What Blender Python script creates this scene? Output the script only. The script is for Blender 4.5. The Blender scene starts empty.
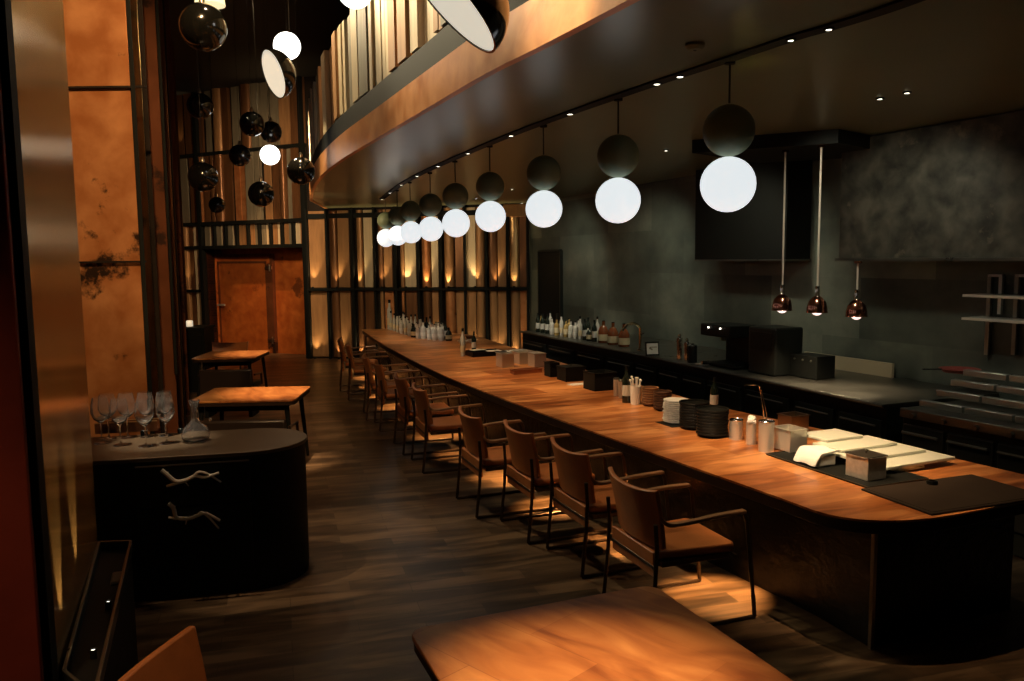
import bpy, math, random
from mathutils import Vector, Matrix, Euler
random.seed(7)
D = bpy.data; C = bpy.context.scene.collection
R = math.radians; PI = math.pi
H = 2.10; FPX = 812.0
PITCH = R(5.80); ROLL = R(-0.63)
ROT = Euler((PI/2-PITCH, 0, 0)).to_matrix() @ Matrix.Rotation(ROLL, 3, 'Z')
CAM = Vector((0, 0, H))
def ray(px, py): return ROT @ Vector(((px-512)/FPX, -(py-340.5)/FPX, -1))
def at(px, py, h):                       # place in the room that sits at height h
    d = ray(px, py); t = (h-H)/d.z
    return Vector((d.x*t, d.y*t, h))
def atY(px, py, Y):
    d = ray(px, py); t = Y/d.y
    return Vector((d.x*t, Y, H+d.z*t))
def isect(px, py, A, B):                 # place on the upright plane through A-B
    d = ray(px, py); ex, ey = B[0]-A[0], B[1]-A[1]
    t = (A[0]*ey-A[1]*ex)/(d.x*ey-d.y*ex)
    return CAM + d*t
A0 = math.atan2(.407, .913)              # counter's cross direction

# ------------------------------------------------------------ materials
MATS = {}
def nodes(name):
    m = D.materials.new(name); m.use_nodes = True; nt = m.node_tree
    return m, nt, nt.nodes['Principled BSDF']
def ramp(nt, stops):
    r = nt.nodes.new('ShaderNodeValToRGB'); e = r.color_ramp.elements
    while len(e) < len(stops): e.new(.5)
    for i, (p, c) in enumerate(stops): e[i].position = p; e[i].color = (*c, 1)
    return r
def coords(nt, rot=0, scale=(1, 1, 1), kind='Object'):
    t = nt.nodes.new('ShaderNodeTexCoord'); mp = nt.nodes.new('ShaderNodeMapping')
    mp.inputs['Rotation'].default_value = (0, 0, rot); mp.inputs['Scale'].default_value = scale
    nt.links.new(t.outputs[kind], mp.inputs[0]); return mp
def mat(name, col, rough=.5, metal=0, var=.0, nscale=4, stretch=(1, 1, 1), bump=0, emit=0, ecol=None, trans=0, ior=1.45, rot=0, spec=None, rvar=0, coat=0):
    if name in MATS: return MATS[name]
    m, nt, b = nodes(name)
    b.inputs['Base Color'].default_value = (*col, 1); b.inputs['Roughness'].default_value = rough
    b.inputs['Metallic'].default_value = metal; b.inputs['IOR'].default_value = ior
    b.inputs['Transmission Weight'].default_value = trans
    if coat: b.inputs['Coat Weight'].default_value = coat; b.inputs['Coat Roughness'].default_value = .15
    if spec is not None: b.inputs['Specular IOR Level'].default_value = spec
    if emit:
        b.inputs['Emission Color'].default_value = (*(ecol or col), 1); b.inputs['Emission Strength'].default_value = emit
    if var or bump or rvar:
        mp = coords(nt, rot, stretch); n = nt.nodes.new('ShaderNodeTexNoise')
        n.inputs['Scale'].default_value = nscale; n.inputs['Detail'].default_value = 6; n.inputs['Roughness'].default_value = .6
        nt.links.new(mp.outputs[0], n.inputs['Vector'])
        if var:
            lo = [max(0, c*(1-var)) for c in col]; hi = [min(1, c*(1+var)) for c in col]
            r = ramp(nt, [(.32, lo), (.68, hi)]); nt.links.new(n.outputs['Fac'], r.inputs[0])
            nt.links.new(r.outputs[0], b.inputs['Base Color'])
        if rvar:
            mr = nt.nodes.new('ShaderNodeMapRange'); mr.inputs['From Min'].default_value = .3; mr.inputs['From Max'].default_value = .7
            mr.inputs['To Min'].default_value = max(.03, rough-rvar); mr.inputs['To Max'].default_value = rough+rvar
            nt.links.new(n.outputs['Fac'], mr.inputs[0]); nt.links.new(mr.outputs[0], b.inputs['Roughness'])
        if bump:
            bp = nt.nodes.new('ShaderNodeBump'); bp.inputs['Strength'].default_value = bump; bp.inputs['Distance'].default_value = .02
            nt.links.new(n.outputs['Fac'], bp.inputs['Height']); nt.links.new(bp.outputs[0], b.inputs['Normal'])
    MATS[name] = m; return m

def wood_top(name, cols, rot, board=(.9, .16), grain=(1.2, 14, 1), rough=.38, seam=.25, coat=0.0):
    m, nt, b = nodes(name)
    mp = coords(nt, rot); br = nt.nodes.new('ShaderNodeTexBrick')
    br.inputs['Scale'].default_value = 1; br.inputs['Brick Width'].default_value = board[0]; br.inputs['Row Height'].default_value = board[1]
    br.inputs['Mortar Size'].default_value = .002; br.inputs['Color1'].default_value = (0, 0, 0, 1); br.inputs['Color2'].default_value = (1, 1, 1, 1)
    br.inputs['Mortar'].default_value = (seam,)*3+(1,); br.inputs['Bias'].default_value = 0
    nt.links.new(mp.outputs[0], br.inputs['Vector'])
    mp2 = coords(nt, rot, (1, 1, 1)); mp3 = nt.nodes.new('ShaderNodeMapping'); mp3.inputs['Scale'].default_value = grain
    nt.links.new(mp2.outputs[0], mp3.inputs[0])
    n = nt.nodes.new('ShaderNodeTexNoise'); n.inputs['Scale'].default_value = 1.6; n.inputs['Detail'].default_value = 8; n.inputs['Distortion'].default_value = .9
    nt.links.new(mp3.outputs[0], n.inputs['Vector'])
    mx = nt.nodes.new('ShaderNodeMath'); mx.operation = 'MULTIPLY_ADD'; mx.inputs[1].default_value = .30
    nt.links.new(br.outputs['Color'], mx.inputs[0]); nt.links.new(n.outputs['Fac'], mx.inputs[2])
    r = ramp(nt, [(.38, cols[0]), (.60, cols[1]), (.85, cols[2])]); nt.links.new(mx.outputs[0], r.inputs[0])
    nt.links.new(r.outputs[0], b.inputs['Base Color']); b.inputs['Roughness'].default_value = rough
    bp = nt.nodes.new('ShaderNodeBump'); bp.inputs['Strength'].default_value = .12; bp.inputs['Distance'].default_value = .01
    nt.links.new(n.outputs['Fac'], bp.inputs['Height']); nt.links.new(bp.outputs[0], b.inputs['Normal'])
    if coat: b.inputs['Coat Weight'].default_value = coat
    MATS[name] = m; return m
def patch_wall(name, c1, c2, c3):
    m, nt, b = nodes(name)
    mp = coords(nt); sp = nt.nodes.new('ShaderNodeSeparateXYZ'); cb = nt.nodes.new('ShaderNodeCombineXYZ')
    nt.links.new(mp.outputs[0], sp.inputs[0])
    # along-wall distance is Y for this wall
    nt.links.new(sp.outputs['Y'], cb.inputs['X']); nt.links.new(sp.outputs['Z'], cb.inputs['Y'])
    v = nt.nodes.new('ShaderNodeTexBrick'); v.offset = .37; v.inputs['Scale'].default_value = 1; v.inputs['Brick Width'].default_value = 1.25; v.inputs['Row Height'].default_value = .62; v.inputs['Mortar Size'].default_value = 0; v.inputs['Color1'].default_value = (0, 0, 0, 1); v.inputs['Color2'].default_value = (1, 1, 1, 1)
    nt.links.new(cb.outputs[0], v.inputs['Vector'])
    n = nt.nodes.new('ShaderNodeTexNoise'); n.inputs['Scale'].default_value = 1.1; n.inputs['Detail'].default_value = 9; n.inputs['Roughness'].default_value = .62
    nt.links.new(cb.outputs[0], n.inputs['Vector'])
    r1 = nt.nodes.new('ShaderNodeSeparateColor'); nt.links.new(v.outputs['Color'], r1.inputs[0])
    a = nt.nodes.new('ShaderNodeMath'); a.operation = 'MULTIPLY_ADD'; a.inputs[1].default_value = .30
    nt.links.new(r1.outputs[0], a.inputs[0]); nt.links.new(n.outputs['Fac'], a.inputs[2])
    r = ramp(nt, [(.40, c1), (.66, c2), (.92, c3)]); nt.links.new(a.outputs[0], r.inputs[0])
    nt.links.new(r.outputs[0], b.inputs['Base Color']); b.inputs['Roughness'].default_value = .42
    MATS[name] = m; return m
def patina(name, base, dark, thr=.62, rough=.38, metal=.8, light=None):
    """sheet metal with rusty, blackened seams and blotches"""
    m, nt, b = nodes(name); mp = coords(nt)
    n = nt.nodes.new('ShaderNodeTexNoise'); n.inputs['Scale'].default_value = 1.7; n.inputs['Detail'].default_value = 8; n.inputs['Roughness'].default_value = .65
    n2 = nt.nodes.new('ShaderNodeTexNoise'); n2.inputs['Scale'].default_value = 5; n2.inputs['Detail'].default_value = 10; n2.inputs['Distortion'].default_value = .25
    nt.links.new(mp.outputs[0], n.inputs['Vector']); nt.links.new(mp.outputs[0], n2.inputs['Vector'])
    r = ramp(nt, [(.35, base), (.7, light or [c*1.35 for c in base])]); nt.links.new(n2.outputs['Fac'], r.inputs[0])
    r2 = ramp(nt, [(thr, (0, 0, 0)), (thr+.05, (1, 1, 1))]); nt.links.new(n.outputs['Fac'], r2.inputs[0])
    mx = nt.nodes.new('ShaderNodeMix'); mx.data_type = 'RGBA'
    nt.links.new(r2.outputs[0], mx.inputs[0]); nt.links.new(r.outputs[0], mx.inputs[6]); mx.inputs[7].default_value = (*dark, 1)
    nt.links.new(mx.outputs[2], b.inputs['Base Color']); b.inputs['Metallic'].default_value = metal
    mr = nt.nodes.new('ShaderNodeMapRange'); mr.inputs['To Min'].default_value = rough-.1; mr.inputs['To Max'].default_value = rough+.15
    nt.links.new(n2.outputs['Fac'], mr.inputs[0]); nt.links.new(mr.outputs[0], b.inputs['Roughness'])
    bp = nt.nodes.new('ShaderNodeBump'); bp.inputs['Strength'].default_value = .15; bp.inputs['Distance'].default_value = .02
    nt.links.new(n2.outputs['Fac'], bp.inputs['Height']); nt.links.new(bp.outputs[0], b.inputs['Normal'])
    MATS[name] = m; return m

M_counter = wood_top('counter_wood', [(.12, .032, .008), (.33, .108, .027), (.60, .26, .085)], -A0, (2.4, .36), (1.3, 6, 1), .32, -.7)
M_table = wood_top('table_wood', [(.20, .06, .015), (.36, .13, .034), (.52, .23, .07)], -A0+PI/2, (.62, .30), (1.5, 5, 1), .38, -.3)
M_floor = wood_top('floor_wood', [(.024, .015, .008), (.066, .040, .021), (.19, .12, .065)], -A0+R(8), (.75, .15), (.9, 5, 1), .36, 0)
M_edge = mat('slab_edge', (.022, .012, .007), .5, var=.3, spec=.25)
M_black = mat('black_lacquer', (.006, .007, .006), .45, spec=.25)
M_matte = mat('matte_black', (.007, .008, .007), .65, spec=.2)
M_cab = mat('black_stained_wood', (.005, .008, .007), .55, var=.3, nscale=3, spec=.2)
M_cabtop = mat('bronze_worktop', (.085, .058, .034), .42, metal=.3, var=.12, nscale=3)
M_leather = mat('cognac_leather', (.42, .145, .042), .42, var=.12, nscale=9, bump=.08)
M_seat = mat('cognac_seat_leather', (.50, .165, .045), .40, var=.1, nscale=9, bump=.08)
M_legm = mat('dark_bronze_metal', (.06, .038, .024), .35, metal=.6)
M_arm = mat('oiled_walnut', (.30, .16, .08), .35, var=.2, nscale=12)
M_steel = mat('brushed_steel', (.72, .71, .66), .36, metal=.75, rvar=.08, nscale=20, stretch=(1, 1, 12))
M_steeld = mat('dark_steel', (.12, .12, .10), .32, metal=.85, var=.2, nscale=3, rvar=.06)
M_kit = mat('kitchen_cabinet_dark', (.014, .017, .015), .38, metal=.3, var=.2)
M_copper = patina('copper_sheet', (.46, .165, .052), (.035, .018, .010), .60, .42, .5, (.66, .30, .12))
M_rust = patina('rusted_copper', (.15, .050, .020), (.045, .02, .012), .58, .45, .5)
M_brass = mat('aged_brass', (.26, .19, .10), .26, metal=1, var=.22, nscale=5, stretch=(3, 3, .4), bump=.25)
M_pill = mat('brushed_bronze', (.74, .48, .19), .22, metal=.85, var=.12, nscale=6, stretch=(3, 3, .3), bump=.03)
_b = M_pill.node_tree.nodes['Principled BSDF']; _b.inputs['Anisotropic'].default_value = .93
_t = M_pill.node_tree.nodes.new('ShaderNodeTangent'); _t.direction_type = 'RADIAL'; _t.axis = 'Z'; M_pill.node_tree.links.new(_t.outputs[0], _b.inputs['Tangent'])
M_gold = mat('satin_gold', (.66, .42, .19), .34, metal=.8, var=.15, nscale=3)
M_cream = mat('pale_bronze_panel', (.66, .53, .34), .42, metal=.12, var=.12, nscale=3, stretch=(4, 4, .5))
M_tan = mat('tan_timber_panel', (.40, .21, .09), .45, metal=.3, var=.2, nscale=3, stretch=(4, 4, .5))
M_brown = mat('brown_metal_panel', (.19, .085, .035), .4, metal=.5, var=.25, nscale=3, stretch=(4, 4, .5))
M_olive = mat('grey_timber_panel', (.20, .17, .115), .5, metal=.1, var=.2, nscale=3, stretch=(4, 4, .5))
M_darkp = mat('blackened_panel', (.016, .011, .008), .55, spec=.2, var=.3)
M_fascia = patina('copper_fascia', (.60, .23, .07), (.4, .16, .06), .75, .36, .35, (.74, .34, .12))
M_ceil = mat('low_ceiling_metal', (.17, .18, .105), .30, metal=.3, var=.12, nscale=.6, stretch=(1, 1, 1), bump=.03)
M_hiceil = mat('high_ceiling', (.018, .016, .014), .7)
M_redwall = mat('oxblood_panel', (.17, .028, .014), .45, var=.25, nscale=2)
M_kwall = patch_wall('kitchen_plaster', (.030, .040, .034), (.080, .094, .078), (.17, .185, .145))
M_hood = patina('hood_metal', (.030, .031, .026), (.16, .14, .10), .57, .40, .4, (.11, .108, .085))
M_globe = mat('opal_glass_lit', (.8, .8, .8), .3, emit=1.0, ecol=(.76, .81, .83))
M_globew = mat('opal_glass_warm', (.8, .8, .8), .3, emit=4.0, ecol=(.95, .93, .86))
M_dish = mat('dish_inside_lit', (.9, .85, .7), .4, emit=.62, ecol=(1, .93, .75))
M_sph = mat('dark_green_sphere', (.15, .18, .105), .55)
M_gloss = mat('gloss_black_sphere', (.006, .006, .005), .12, coat=.5)
M_lens = mat('spotlight_lens', (1, 1, 1), .3, emit=4, ecol=(1, .93, .75))
M_lensw = mat('uplight_lens', (1, 1, 1), .3, emit=2.5, ecol=(1, .86, .6))
M_cord = mat('cord_black', (.02, .018, .014), .5)
M_glass = mat('clear_glass', (1, 1, 1), .03, trans=.965, ior=1.45)
M_white = mat('white_ceramic', (.84, .83, .77), .3)
M_board = mat('cream_cutting_board', (.58, .62, .54), .45, var=.05)
M_cloth = mat('white_cloth', (.70, .72, .70), .8, bump=.3, nscale=20)
M_bowl = mat('brown_wood_bowl', (.13, .055, .025), .5, var=.25, nscale=8)
M_bowlt = mat('pale_wood_rim', (.42, .25, .12), .5)
M_chrome = mat('chrome', (.75, .73, .68), .12, metal=1)
M_coppl = mat('polished_copper', (.62, .26, .17), .16, metal=1)
M_heat = mat('heat_lamp_glow', (1, .8, .75), .3, emit=1.6, ecol=(1, .72, .66))
M_label = mat('cream_label', (.62, .52, .32), .6)
M_labelw = mat('pale_label', (.55, .54, .48), .6)
M_amber = mat('amber_spirit', (.16, .042, .010), .12, coat=.4)
M_bgreen = mat('dark_bottle_glass', (.012, .018, .012), .1, coat=.5)
M_bclear = mat('frosted_bottle_glass', (.50, .48, .42), .10, coat=.4)
M_bgold = mat('golden_spirit', (.34, .23, .08), .14, coat=.4)
M_mat = mat('brown_leather_mat', (.022, .015, .010), .7, var=.15, spec=.2)
M_red = mat('dark_red_enamel', (.24, .05, .04), .35)
M_tile = wood_top('kitchen_tile', [(.035, .036, .032), (.045, .046, .04), (.06, .06, .052)], -A0, (.3, .3), (2, 2, 1), .4, .9)
M_hinge = mat('pewter', (.45, .38, .30), .3, metal=1)
M_doorc = patina('door_copper', (.40, .092, .018), (.18, .05, .014), .60, .38, .35, (.60, .17, .035))

# ------------------------------------------------------------ mesh builder
class MB:
    def __init__(s): s.v = []; s.f = []; s.m = []
    def add(s, vs, fs, mi=0):
        o = len(s.v); s.v += [tuple(v) for v in vs]; s.f += [tuple(i+o for i in f) for f in fs]; s.m += [mi]*len(fs); return s
    def box(s, c, d, rz=0, mi=0, rx=0, ry=0):
        M = Euler((rx, ry, rz)).to_matrix(); vs = []
        for z in (-1, 1):
            for x, y in ((-1, -1), (1, -1), (1, 1), (-1, 1)):
                vs.append(Vector(c)+M @ Vector((x*d[0]/2, y*d[1]/2, z*d[2]/2)))
        return s.add(vs, [(3, 2, 1, 0), (4, 5, 6, 7), (0, 1, 5, 4), (1, 2, 6, 5), (2, 3, 7, 6), (3, 0, 4, 7)], mi)
    def prism(s, pts, z0, z1, mi=0):
        n = len(pts); ar = sum(pts[i][0]*pts[(i+1) % n][1]-pts[(i+1) % n][0]*pts[i][1] for i in range(n))
        if ar < 0: pts = pts[::-1]
        vs = [(p[0], p[1], z0) for p in pts]+[(p[0], p[1], z1) for p in pts]
        fs = [tuple(range(n))[::-1], tuple(range(n, 2*n))]+[(i, (i+1) % n, n+(i+1) % n, n+i) for i in range(n)]
        return s.add(vs, fs, mi)
    def lathe(s, prof, c=(0, 0, 0), n=24, mi=0, M=None, close=False):
        vs = []; fs = []; k = len(prof)
        for i in range(n):
            a = 2*PI*i/n
            for r, z in prof:
                v = Vector((r*math.cos(a), r*math.sin(a), z))
                if M: v = M @ v
                vs.append(v+Vector(c))
        for i in range(n):
            j = (i+1) % n
            for q in range(k-1): fs.append((i*k+q, j*k+q, j*k+q+1, i*k+q+1))
            if close: fs.append((i*k+k-1, j*k+k-1, j*k, i*k))
        if not close:
            if prof[0][0] > 1e-5: fs.append(tuple(i*k for i in range(n))[::-1])
            if prof[-1][0] > 1e-5: fs.append(tuple(i*k+k-1 for i in range(n)))
        return s.add(vs, fs, mi)
    def sphere(s, c, r, n=28, mi=0, t0=0, t1=PI, M=None):
        k = max(6, n//2); return s.lathe([(max(1e-6, r*math.sin(t0+(t1-t0)*i/k)), -r*math.cos(t0+(t1-t0)*i/k)) for i in range(k+1)], c, n, mi, M)
    def tube(s, pts, r, n=8, mi=0, r1=None):
        pts = [Vector(p) for p in pts]; vs = []; fs = []; m = len(pts)
        up = None
        for i, p in enumerate(pts):
            t = (pts[min(i+1, m-1)]-pts[max(i-1, 0)]).normalized()
            if up is None:
                up = Vector((0, 0, 1)) if abs(t.z) < .9 else Vector((1, 0, 0))
            a = t.cross(up).normalized(); b = a.cross(t).normalized(); up = b
            rr = r if r1 is None else r+(r1-r)*i/(m-1)
            for k in range(n):
                an = 2*PI*k/n; vs.append(p+a*rr*math.cos(an)+b*rr*math.sin(an))
        for i in range(m-1):
            for k in range(n):
                q = (k+1) % n; fs.append((i*n+k, i*n+q, (i+1)*n+q, (i+1)*n+k))
        fs.append(tuple(range(n))[::-1]); fs.append(tuple(range((m-1)*n, m*n)))
        return s.add(vs, fs, mi)
    def grid(s, fn, nu, nv, th, mi=0):
        """thick sheet: fn(u,v)->(point,normal)"""
        P = []; Q = []
        for i in range(nu+1):
            for j in range(nv+1):
                p, n = fn(i/nu, j/nv); P.append(Vector(p)+Vector(n)*th/2); Q.append(Vector(p)-Vector(n)*th/2)
        N = len(P); w = nv+1; fs = []
        for i in range(nu):
            for j in range(nv):
                a, b, c, d = i*w+j, (i+1)*w+j, (i+1)*w+j+1, i*w+j+1
                fs.append((a, b, c, d)); fs.append((N+d, N+c, N+b, N+a))
        bd = [i*w for i in range(nu+1)]+[nu*w+j for j in range(1, nv+1)]+[i*w+nv for i in range(nu-1, -1, -1)]+[j for j in range(nv-1, 0, -1)]
        for i in range(len(bd)):
            a, b = bd[i], bd[(i+1) % len(bd)]; fs.append((b, a, N+a, N+b))
        return s.add(P+Q, fs, mi)
    def build(s, name, mats, parent=None, bevel=0, seg=2, sharp=38, loc=None, rz=0):
        me = D.meshes.new(name); me.from_pydata(s.v, [], s.f); me.update()
        if not isinstance(mats, (list, tuple)): mats = [mats]
        for m in mats: me.materials.append(m)
        for p, mi in zip(me.polygons, s.m): p.material_index = mi; p.use_smooth = True
        me.set_sharp_from_angle(angle=R(sharp))
        o = D.objects.new(name, me); C.objects.link(o)
        if parent: o.parent = parent
        if loc is not None: o.location = loc
        o.rotation_euler.z = rz
        if bevel:
            b = o.modifiers.new('bevel', 'BEVEL'); b.width = bevel; b.segments = seg; b.limit_method = 'ANGLE'; b.angle_limit = R(35)
        return o
def tag(o, label=None, cat=None, group=None, kind=None):
    if label: o['label'] = label
    if cat: o['category'] = cat
    if group: o['group'] = group
    if kind: o['kind'] = kind
    return o
def thing(name, label, cat, loc=(0, 0, 0), rz=0, group=None):
    o = D.objects.new(name, None); C.objects.link(o); o.location = loc; o.rotation_euler.z = rz; o.empty_display_size = .1
    return tag(o, label, cat, group)
def copy_tree(o, parent=None):
    c = o.copy(); C.objects.link(c)
    if parent: c.parent = parent
    for ch in list(o.children): copy_tree(ch, c)
    return c
def dup(o, loc, rz=None, label=None, group=None, scale=None):
    c = copy_tree(o); c.location = loc
    if rz is not None: c.rotation_euler.z = rz
    if label: c['label'] = label
    if group: c['group'] = group
    if scale: c.scale = (scale,)*3 if not isinstance(scale, tuple) else scale
    return c
def struct(mb, name, mats, **k):
    o = mb.build(name, mats, **k)
    if not k.get('parent'): o['kind'] = 'structure'
    return o
def spot(loc, target, power, angle, col=(1, .72, .42), blend=.6, r=.03):
    l = D.lights.new('spot', 'SPOT'); l.energy = power; l.spot_size = R(angle); l.spot_blend = blend; l.color = col; l.shadow_soft_size = r
    o = D.objects.new('spot', l); C.objects.link(o); o.location = loc
    o.rotation_euler = (Vector(target)-Vector(loc)).to_track_quat('-Z', 'Y').to_euler(); return o
def point(loc, power, col=(1, .72, .42), r=.05):
    l = D.lights.new('point', 'POINT'); l.energy = power; l.color = col; l.shadow_soft_size = r
    o = D.objects.new('point', l); C.objects.link(o); o.location = loc; return o
def catmull(pts, n=8):
    P = [Vector(p) for p in pts]; P = [2*P[0]-P[1]]+P+[2*P[-1]-P[-2]]; out = []
    for i in range(1, len(P)-2):
        for k in range(n):
            t = k/n; a, b, c, d = P[i-1:i+3]
            out.append(.5*((2*b)+(c-a)*t+(2*a-5*b+4*c-d)*t*t+(3*b-a-3*c+d)*t**3))
    return out+[P[-2]]
def offset(poly, d):                      # d>0: to the right of travel
    out = []
    for i, p in enumerate(poly):
        t = (poly[min(i+1, len(poly)-1)]-poly[max(i-1, 0)]); t.z = 0; t.normalize()
        out.append(p+Vector((t.y, -t.x, 0))*d)
    return out

CEIL = 3.18; HI = 5.9
# ------------------------------------------------------------ the setting
WB = [Vector(atY(186, 300, 19.2)), Vector(atY(312, 300, 17.4)), Vector(atY(529, 300, 16.4))]
for w in WB: w.z = 0
# right kitchen wall line, far corner to near
KW = [WB[2].copy(), Vector((3.42, 8.6, 0)), Vector((6.1, 2.6, 0)), Vector((7.2, -1.5, 0))]
LW = [Vector((-8.6, 19.6, 0)), Vector((-3.7, 5.2, 0)), Vector((-3.3, 3.4, 0)), Vector((-3.1, -1.5, 0))]
mb = MB(); mb.prism([(-11, -1.6), (8, -1.6), (8, 20.5), (-11, 20.5)], -.1, 0); struct(mb, 'floor', M_floor)

def wall_run(mb, pts, z0, z1, th, mi=0):  # slab to the right of travel pushed outwards
    a = pts; b = offset(pts, th)
    for i in range(len(pts)-1):
        mb.prism([a[i][:2], a[i+1][:2], b[i+1][:2], b[i][:2]], z0, z1, mi)
mb = MB(); wall_run(mb, [KW[0], KW[1], KW[2], KW[3]], 0, 3.6, -.2); struct(mb, 'wall_right', M_kwall)
mb = MB(); wall_run(mb, LW, 0, HI, .2); struct(mb, 'wall_left', M_rust)
mb = MB(); mb.box((2, -1.6, 3.1), (12, .12, HI)); struct(mb, 'wall_behind', M_darkp)

# door wall with opening and clad strips above
def on(px, py, A, B, off=0):
    p = isect(px, py, A, B); n = (B-A); n.normalize(); p += Vector((n.y, -n.x, 0))*off
    return p
def strip_panels(mb, A, B, rows, z_by_row, off_rand, step=0):
    for (z0, z1), row in zip(z_by_row, rows):
        for (x0, x1, mi, o, curved) in row:
            p = on(x0, 300, A, B); q = on(x1, 300, A, B); t = (q-p).normalized(); n = Vector((t.y, -t.x, 0))
            a = p+n*o; b = q+n*o
            if curved:
                pts = []; w = (q-p).length/2; mid = (p+q)/2
                for k in range(9):
                    an = PI*k/8; pts.append((mid+t*(-w*math.cos(an))+n*(o+.55*w*math.sin(an))))
                pts = [p-n*.02]+pts+[q-n*.02]
                mb.prism([v[:2] for v in pts], z0, z1, mi)
            else:
                mb.prism([a[:2], b[:2], (q-n*.05)[:2], (p-n*.05)[:2]], z0, z1, mi)
PM = [M_darkp, M_tan, M_cream, M_brown, M_copper, M_gold, M_olive]
A, B, Cc = WB
door_l = on(208, 300, A, B); door_r = on(309, 300, A, B)
zt = on(258, 247.5, A, B).z           # head of the doorway
z2 = on(258, 222, A, B).z
z3 = on(258, 150, A, B).z
nrm = (B-A).normalized(); nin = Vector((nrm.y, -nrm.x, 0))   # towards the camera
mb = MB(); dd = .9
back = [A-nin*dd-nrm*.3, B-nin*dd+nrm*.1]
mb.prism([A[:2], door_l[:2], (door_l-nin*.25)[:2], (A-nin*.25)[:2]], 0, zt)
mb.prism([(A-nrm*1.6)[:2], (B+nrm*.0)[:2], (B-nin*.25)[:2], (A-nin*.25-nrm*1.6)[:2]], zt, HI)
mb.prism([door_r[:2], B[:2], (B-nin*.25)[:2], (door_r-nin*.25)[:2]], 0, zt)
mb.prism([(B)[:2], Cc[:2], (Cc+Vector((0, .25, 0)))[:2], (B+Vector((0, .25, 0)))[:2]], 0, HI)
struct(mb, 'wall_back', M_darkp)
rnd = random.Random(3)
def auto_row(x0, x1, cols, wmin=4, wmax=8, gap=1.6, cur=.2):
    out = []; x = x0
    while x < x1-2:
        w = min(rnd.uniform(wmin, wmax), x1-x)
        out.append((x, x+w, rnd.choice(cols), rnd.uniform(.02, .10), rnd.random() < cur)); x += w+rnd.choice([.15, .15, gap, gap*1.8])
    return out
mb = MB()
r_hi = auto_row(187, 312, [3, 3, 6, 6, 3, 1, 6], 5, 9)
r_mid = auto_row(187, 312, [3, 1, 3, 6, 4], 4, 8)
r_low = [(209+11.2*i+.4+o, 209+11.2*i+5.0+o, rnd.choice([1, 2, 6, 1]), .04, False) for i in range(9) for o in (0, 5.3)]
r_lft = [(187, 192.5, 1, .05, True), (193.5, 197, 3, .03, False), (198.5, 205, 2, .05, False)]
strip_panels(mb, A, B, [r_hi, r_mid, r_low, r_lft, r_lft], [(z3+.04, HI), (z2+.04, z3-.04), (zt+.06, z2-.04), (1.45, z2-.04), (.05, 1.38)], 0)
struct(mb, 'wall_back_cladding', PM)
mb = MB()
for z in (zt+.02, z2, z3):
    mb.prism([(A+nin*.12)[:2], (B+nin*.12)[:2], B[:2], A[:2]], z-.04, z+.04)
for px in (207, 310):
    p = on(px, 300, A, B, .08); mb.box((p.x, p.y, HI/2), (.10, .1, HI), math.atan2(nrm.y, nrm.x))
for px in [209+11.2*i for i in range(1, 9)]:
    p = on(px, 300, A, B, .07); mb.box((p.x, p.y, (zt+z2)/2), (.06, .08, z2-zt), math.atan2(nrm.y, nrm.x))
p = on(196, 300, A, B, .08); mb.box((p.x, p.y, 1.42), (.45, .1, .06), math.atan2(nrm.y, nrm.x))
struct(mb, 'trim_1', M_matte)
# recess behind the opening: copper lining + door
mb = MB()
mb.prism([(door_l-nin*.02)[:2], (door_l-nin*dd)[:2], (door_l-nin*dd-nrm*.1)[:2], (door_l-nin*.02-nrm*.1)[:2]], 0, zt)
mb.prism([(door_r-nin*.02)[:2], (door_r-nin*dd)[:2], (door_r-nin*dd+nrm*.1)[:2], (door_r-nin*.02+nrm*.1)[:2]], 0, zt)
mb.prism([(door_l-nin*.02)[:2], (door_r-nin*.02)[:2], (door_r-nin*dd)[:2], (door_l-nin*dd)[:2]], zt, zt+.1)
A2 = A-nin*dd*.45; B2 = B-nin*dd*.45
mb.prism([(door_l-nin*.45*dd)[:2], (door_r-nin*.45*dd)[:2], (door_r-nin*.55*dd)[:2], (door_l-nin*.55*dd)[:2]], 0, zt)
struct(mb, 'wall_doorway_lining', M_doorc)
dl = on(219, 300, A2, B2); dr = on(274, 300, A2, B2); ang = math.atan2(nrm.y, nrm.x)
dw = (dr-dl).length; dm = (dl+dr)/2; dh = on(246, 257, A2, B2).z
root = thing('copper_door', 'copper clad door with bar handle in the far doorway', 'door', (dm.x, dm.y, 0), ang); del root['category']; del root['label']; root.name = 'door_1'; root['kind'] = 'structure'
MB().box((0, -.05, dh/2), (dw, .06, dh)).build('door_leaf', M_doorc, root, bevel=.006)
fr = MB()
for s in (-1, 1): fr.box((s*(dw/2+.035), -.05, dh/2), (.07, .09, dh+.07))
fr.box((0, -.05, dh+.035), (dw+.14, .09, .07)); fr.build('door_frame', M_rust, root)
fr = MB(); w = .05
for s in (-1, 1): fr.box((s*(dw/2-.12), -.087, dh/2), (w, .015, dh-.2))
fr.box((0, -.087, dh-.12), (dw-.19, .015, w)); fr.build('door_moulding', M_rust, root)
hd = MB(); hd.box((-dw/2+.17, -.13, 1.08), (.32, .03, .045)); hd.box((-dw/2+.04, -.12, 1.08), (.07, .05, .09)); hd.build('door_handle', M_steel, root, bevel=.005)
for z in (.3, dh-.25):
    h_ = MB(); h_.box((dw/2-.03, -.10, z), (.20, .03, .07)); h_.lathe([(.02, -.08), (.02, .08)], (dw/2+.01, -.11, z), 10); h_.build('hinge', M_hinge, root)
sp_ = MB(); sp_.box((dw/2-.02, -.09, dh/2), (.12, .02, dh-.3)); sp_.build('hinge_strip', M_rust, root)

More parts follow.
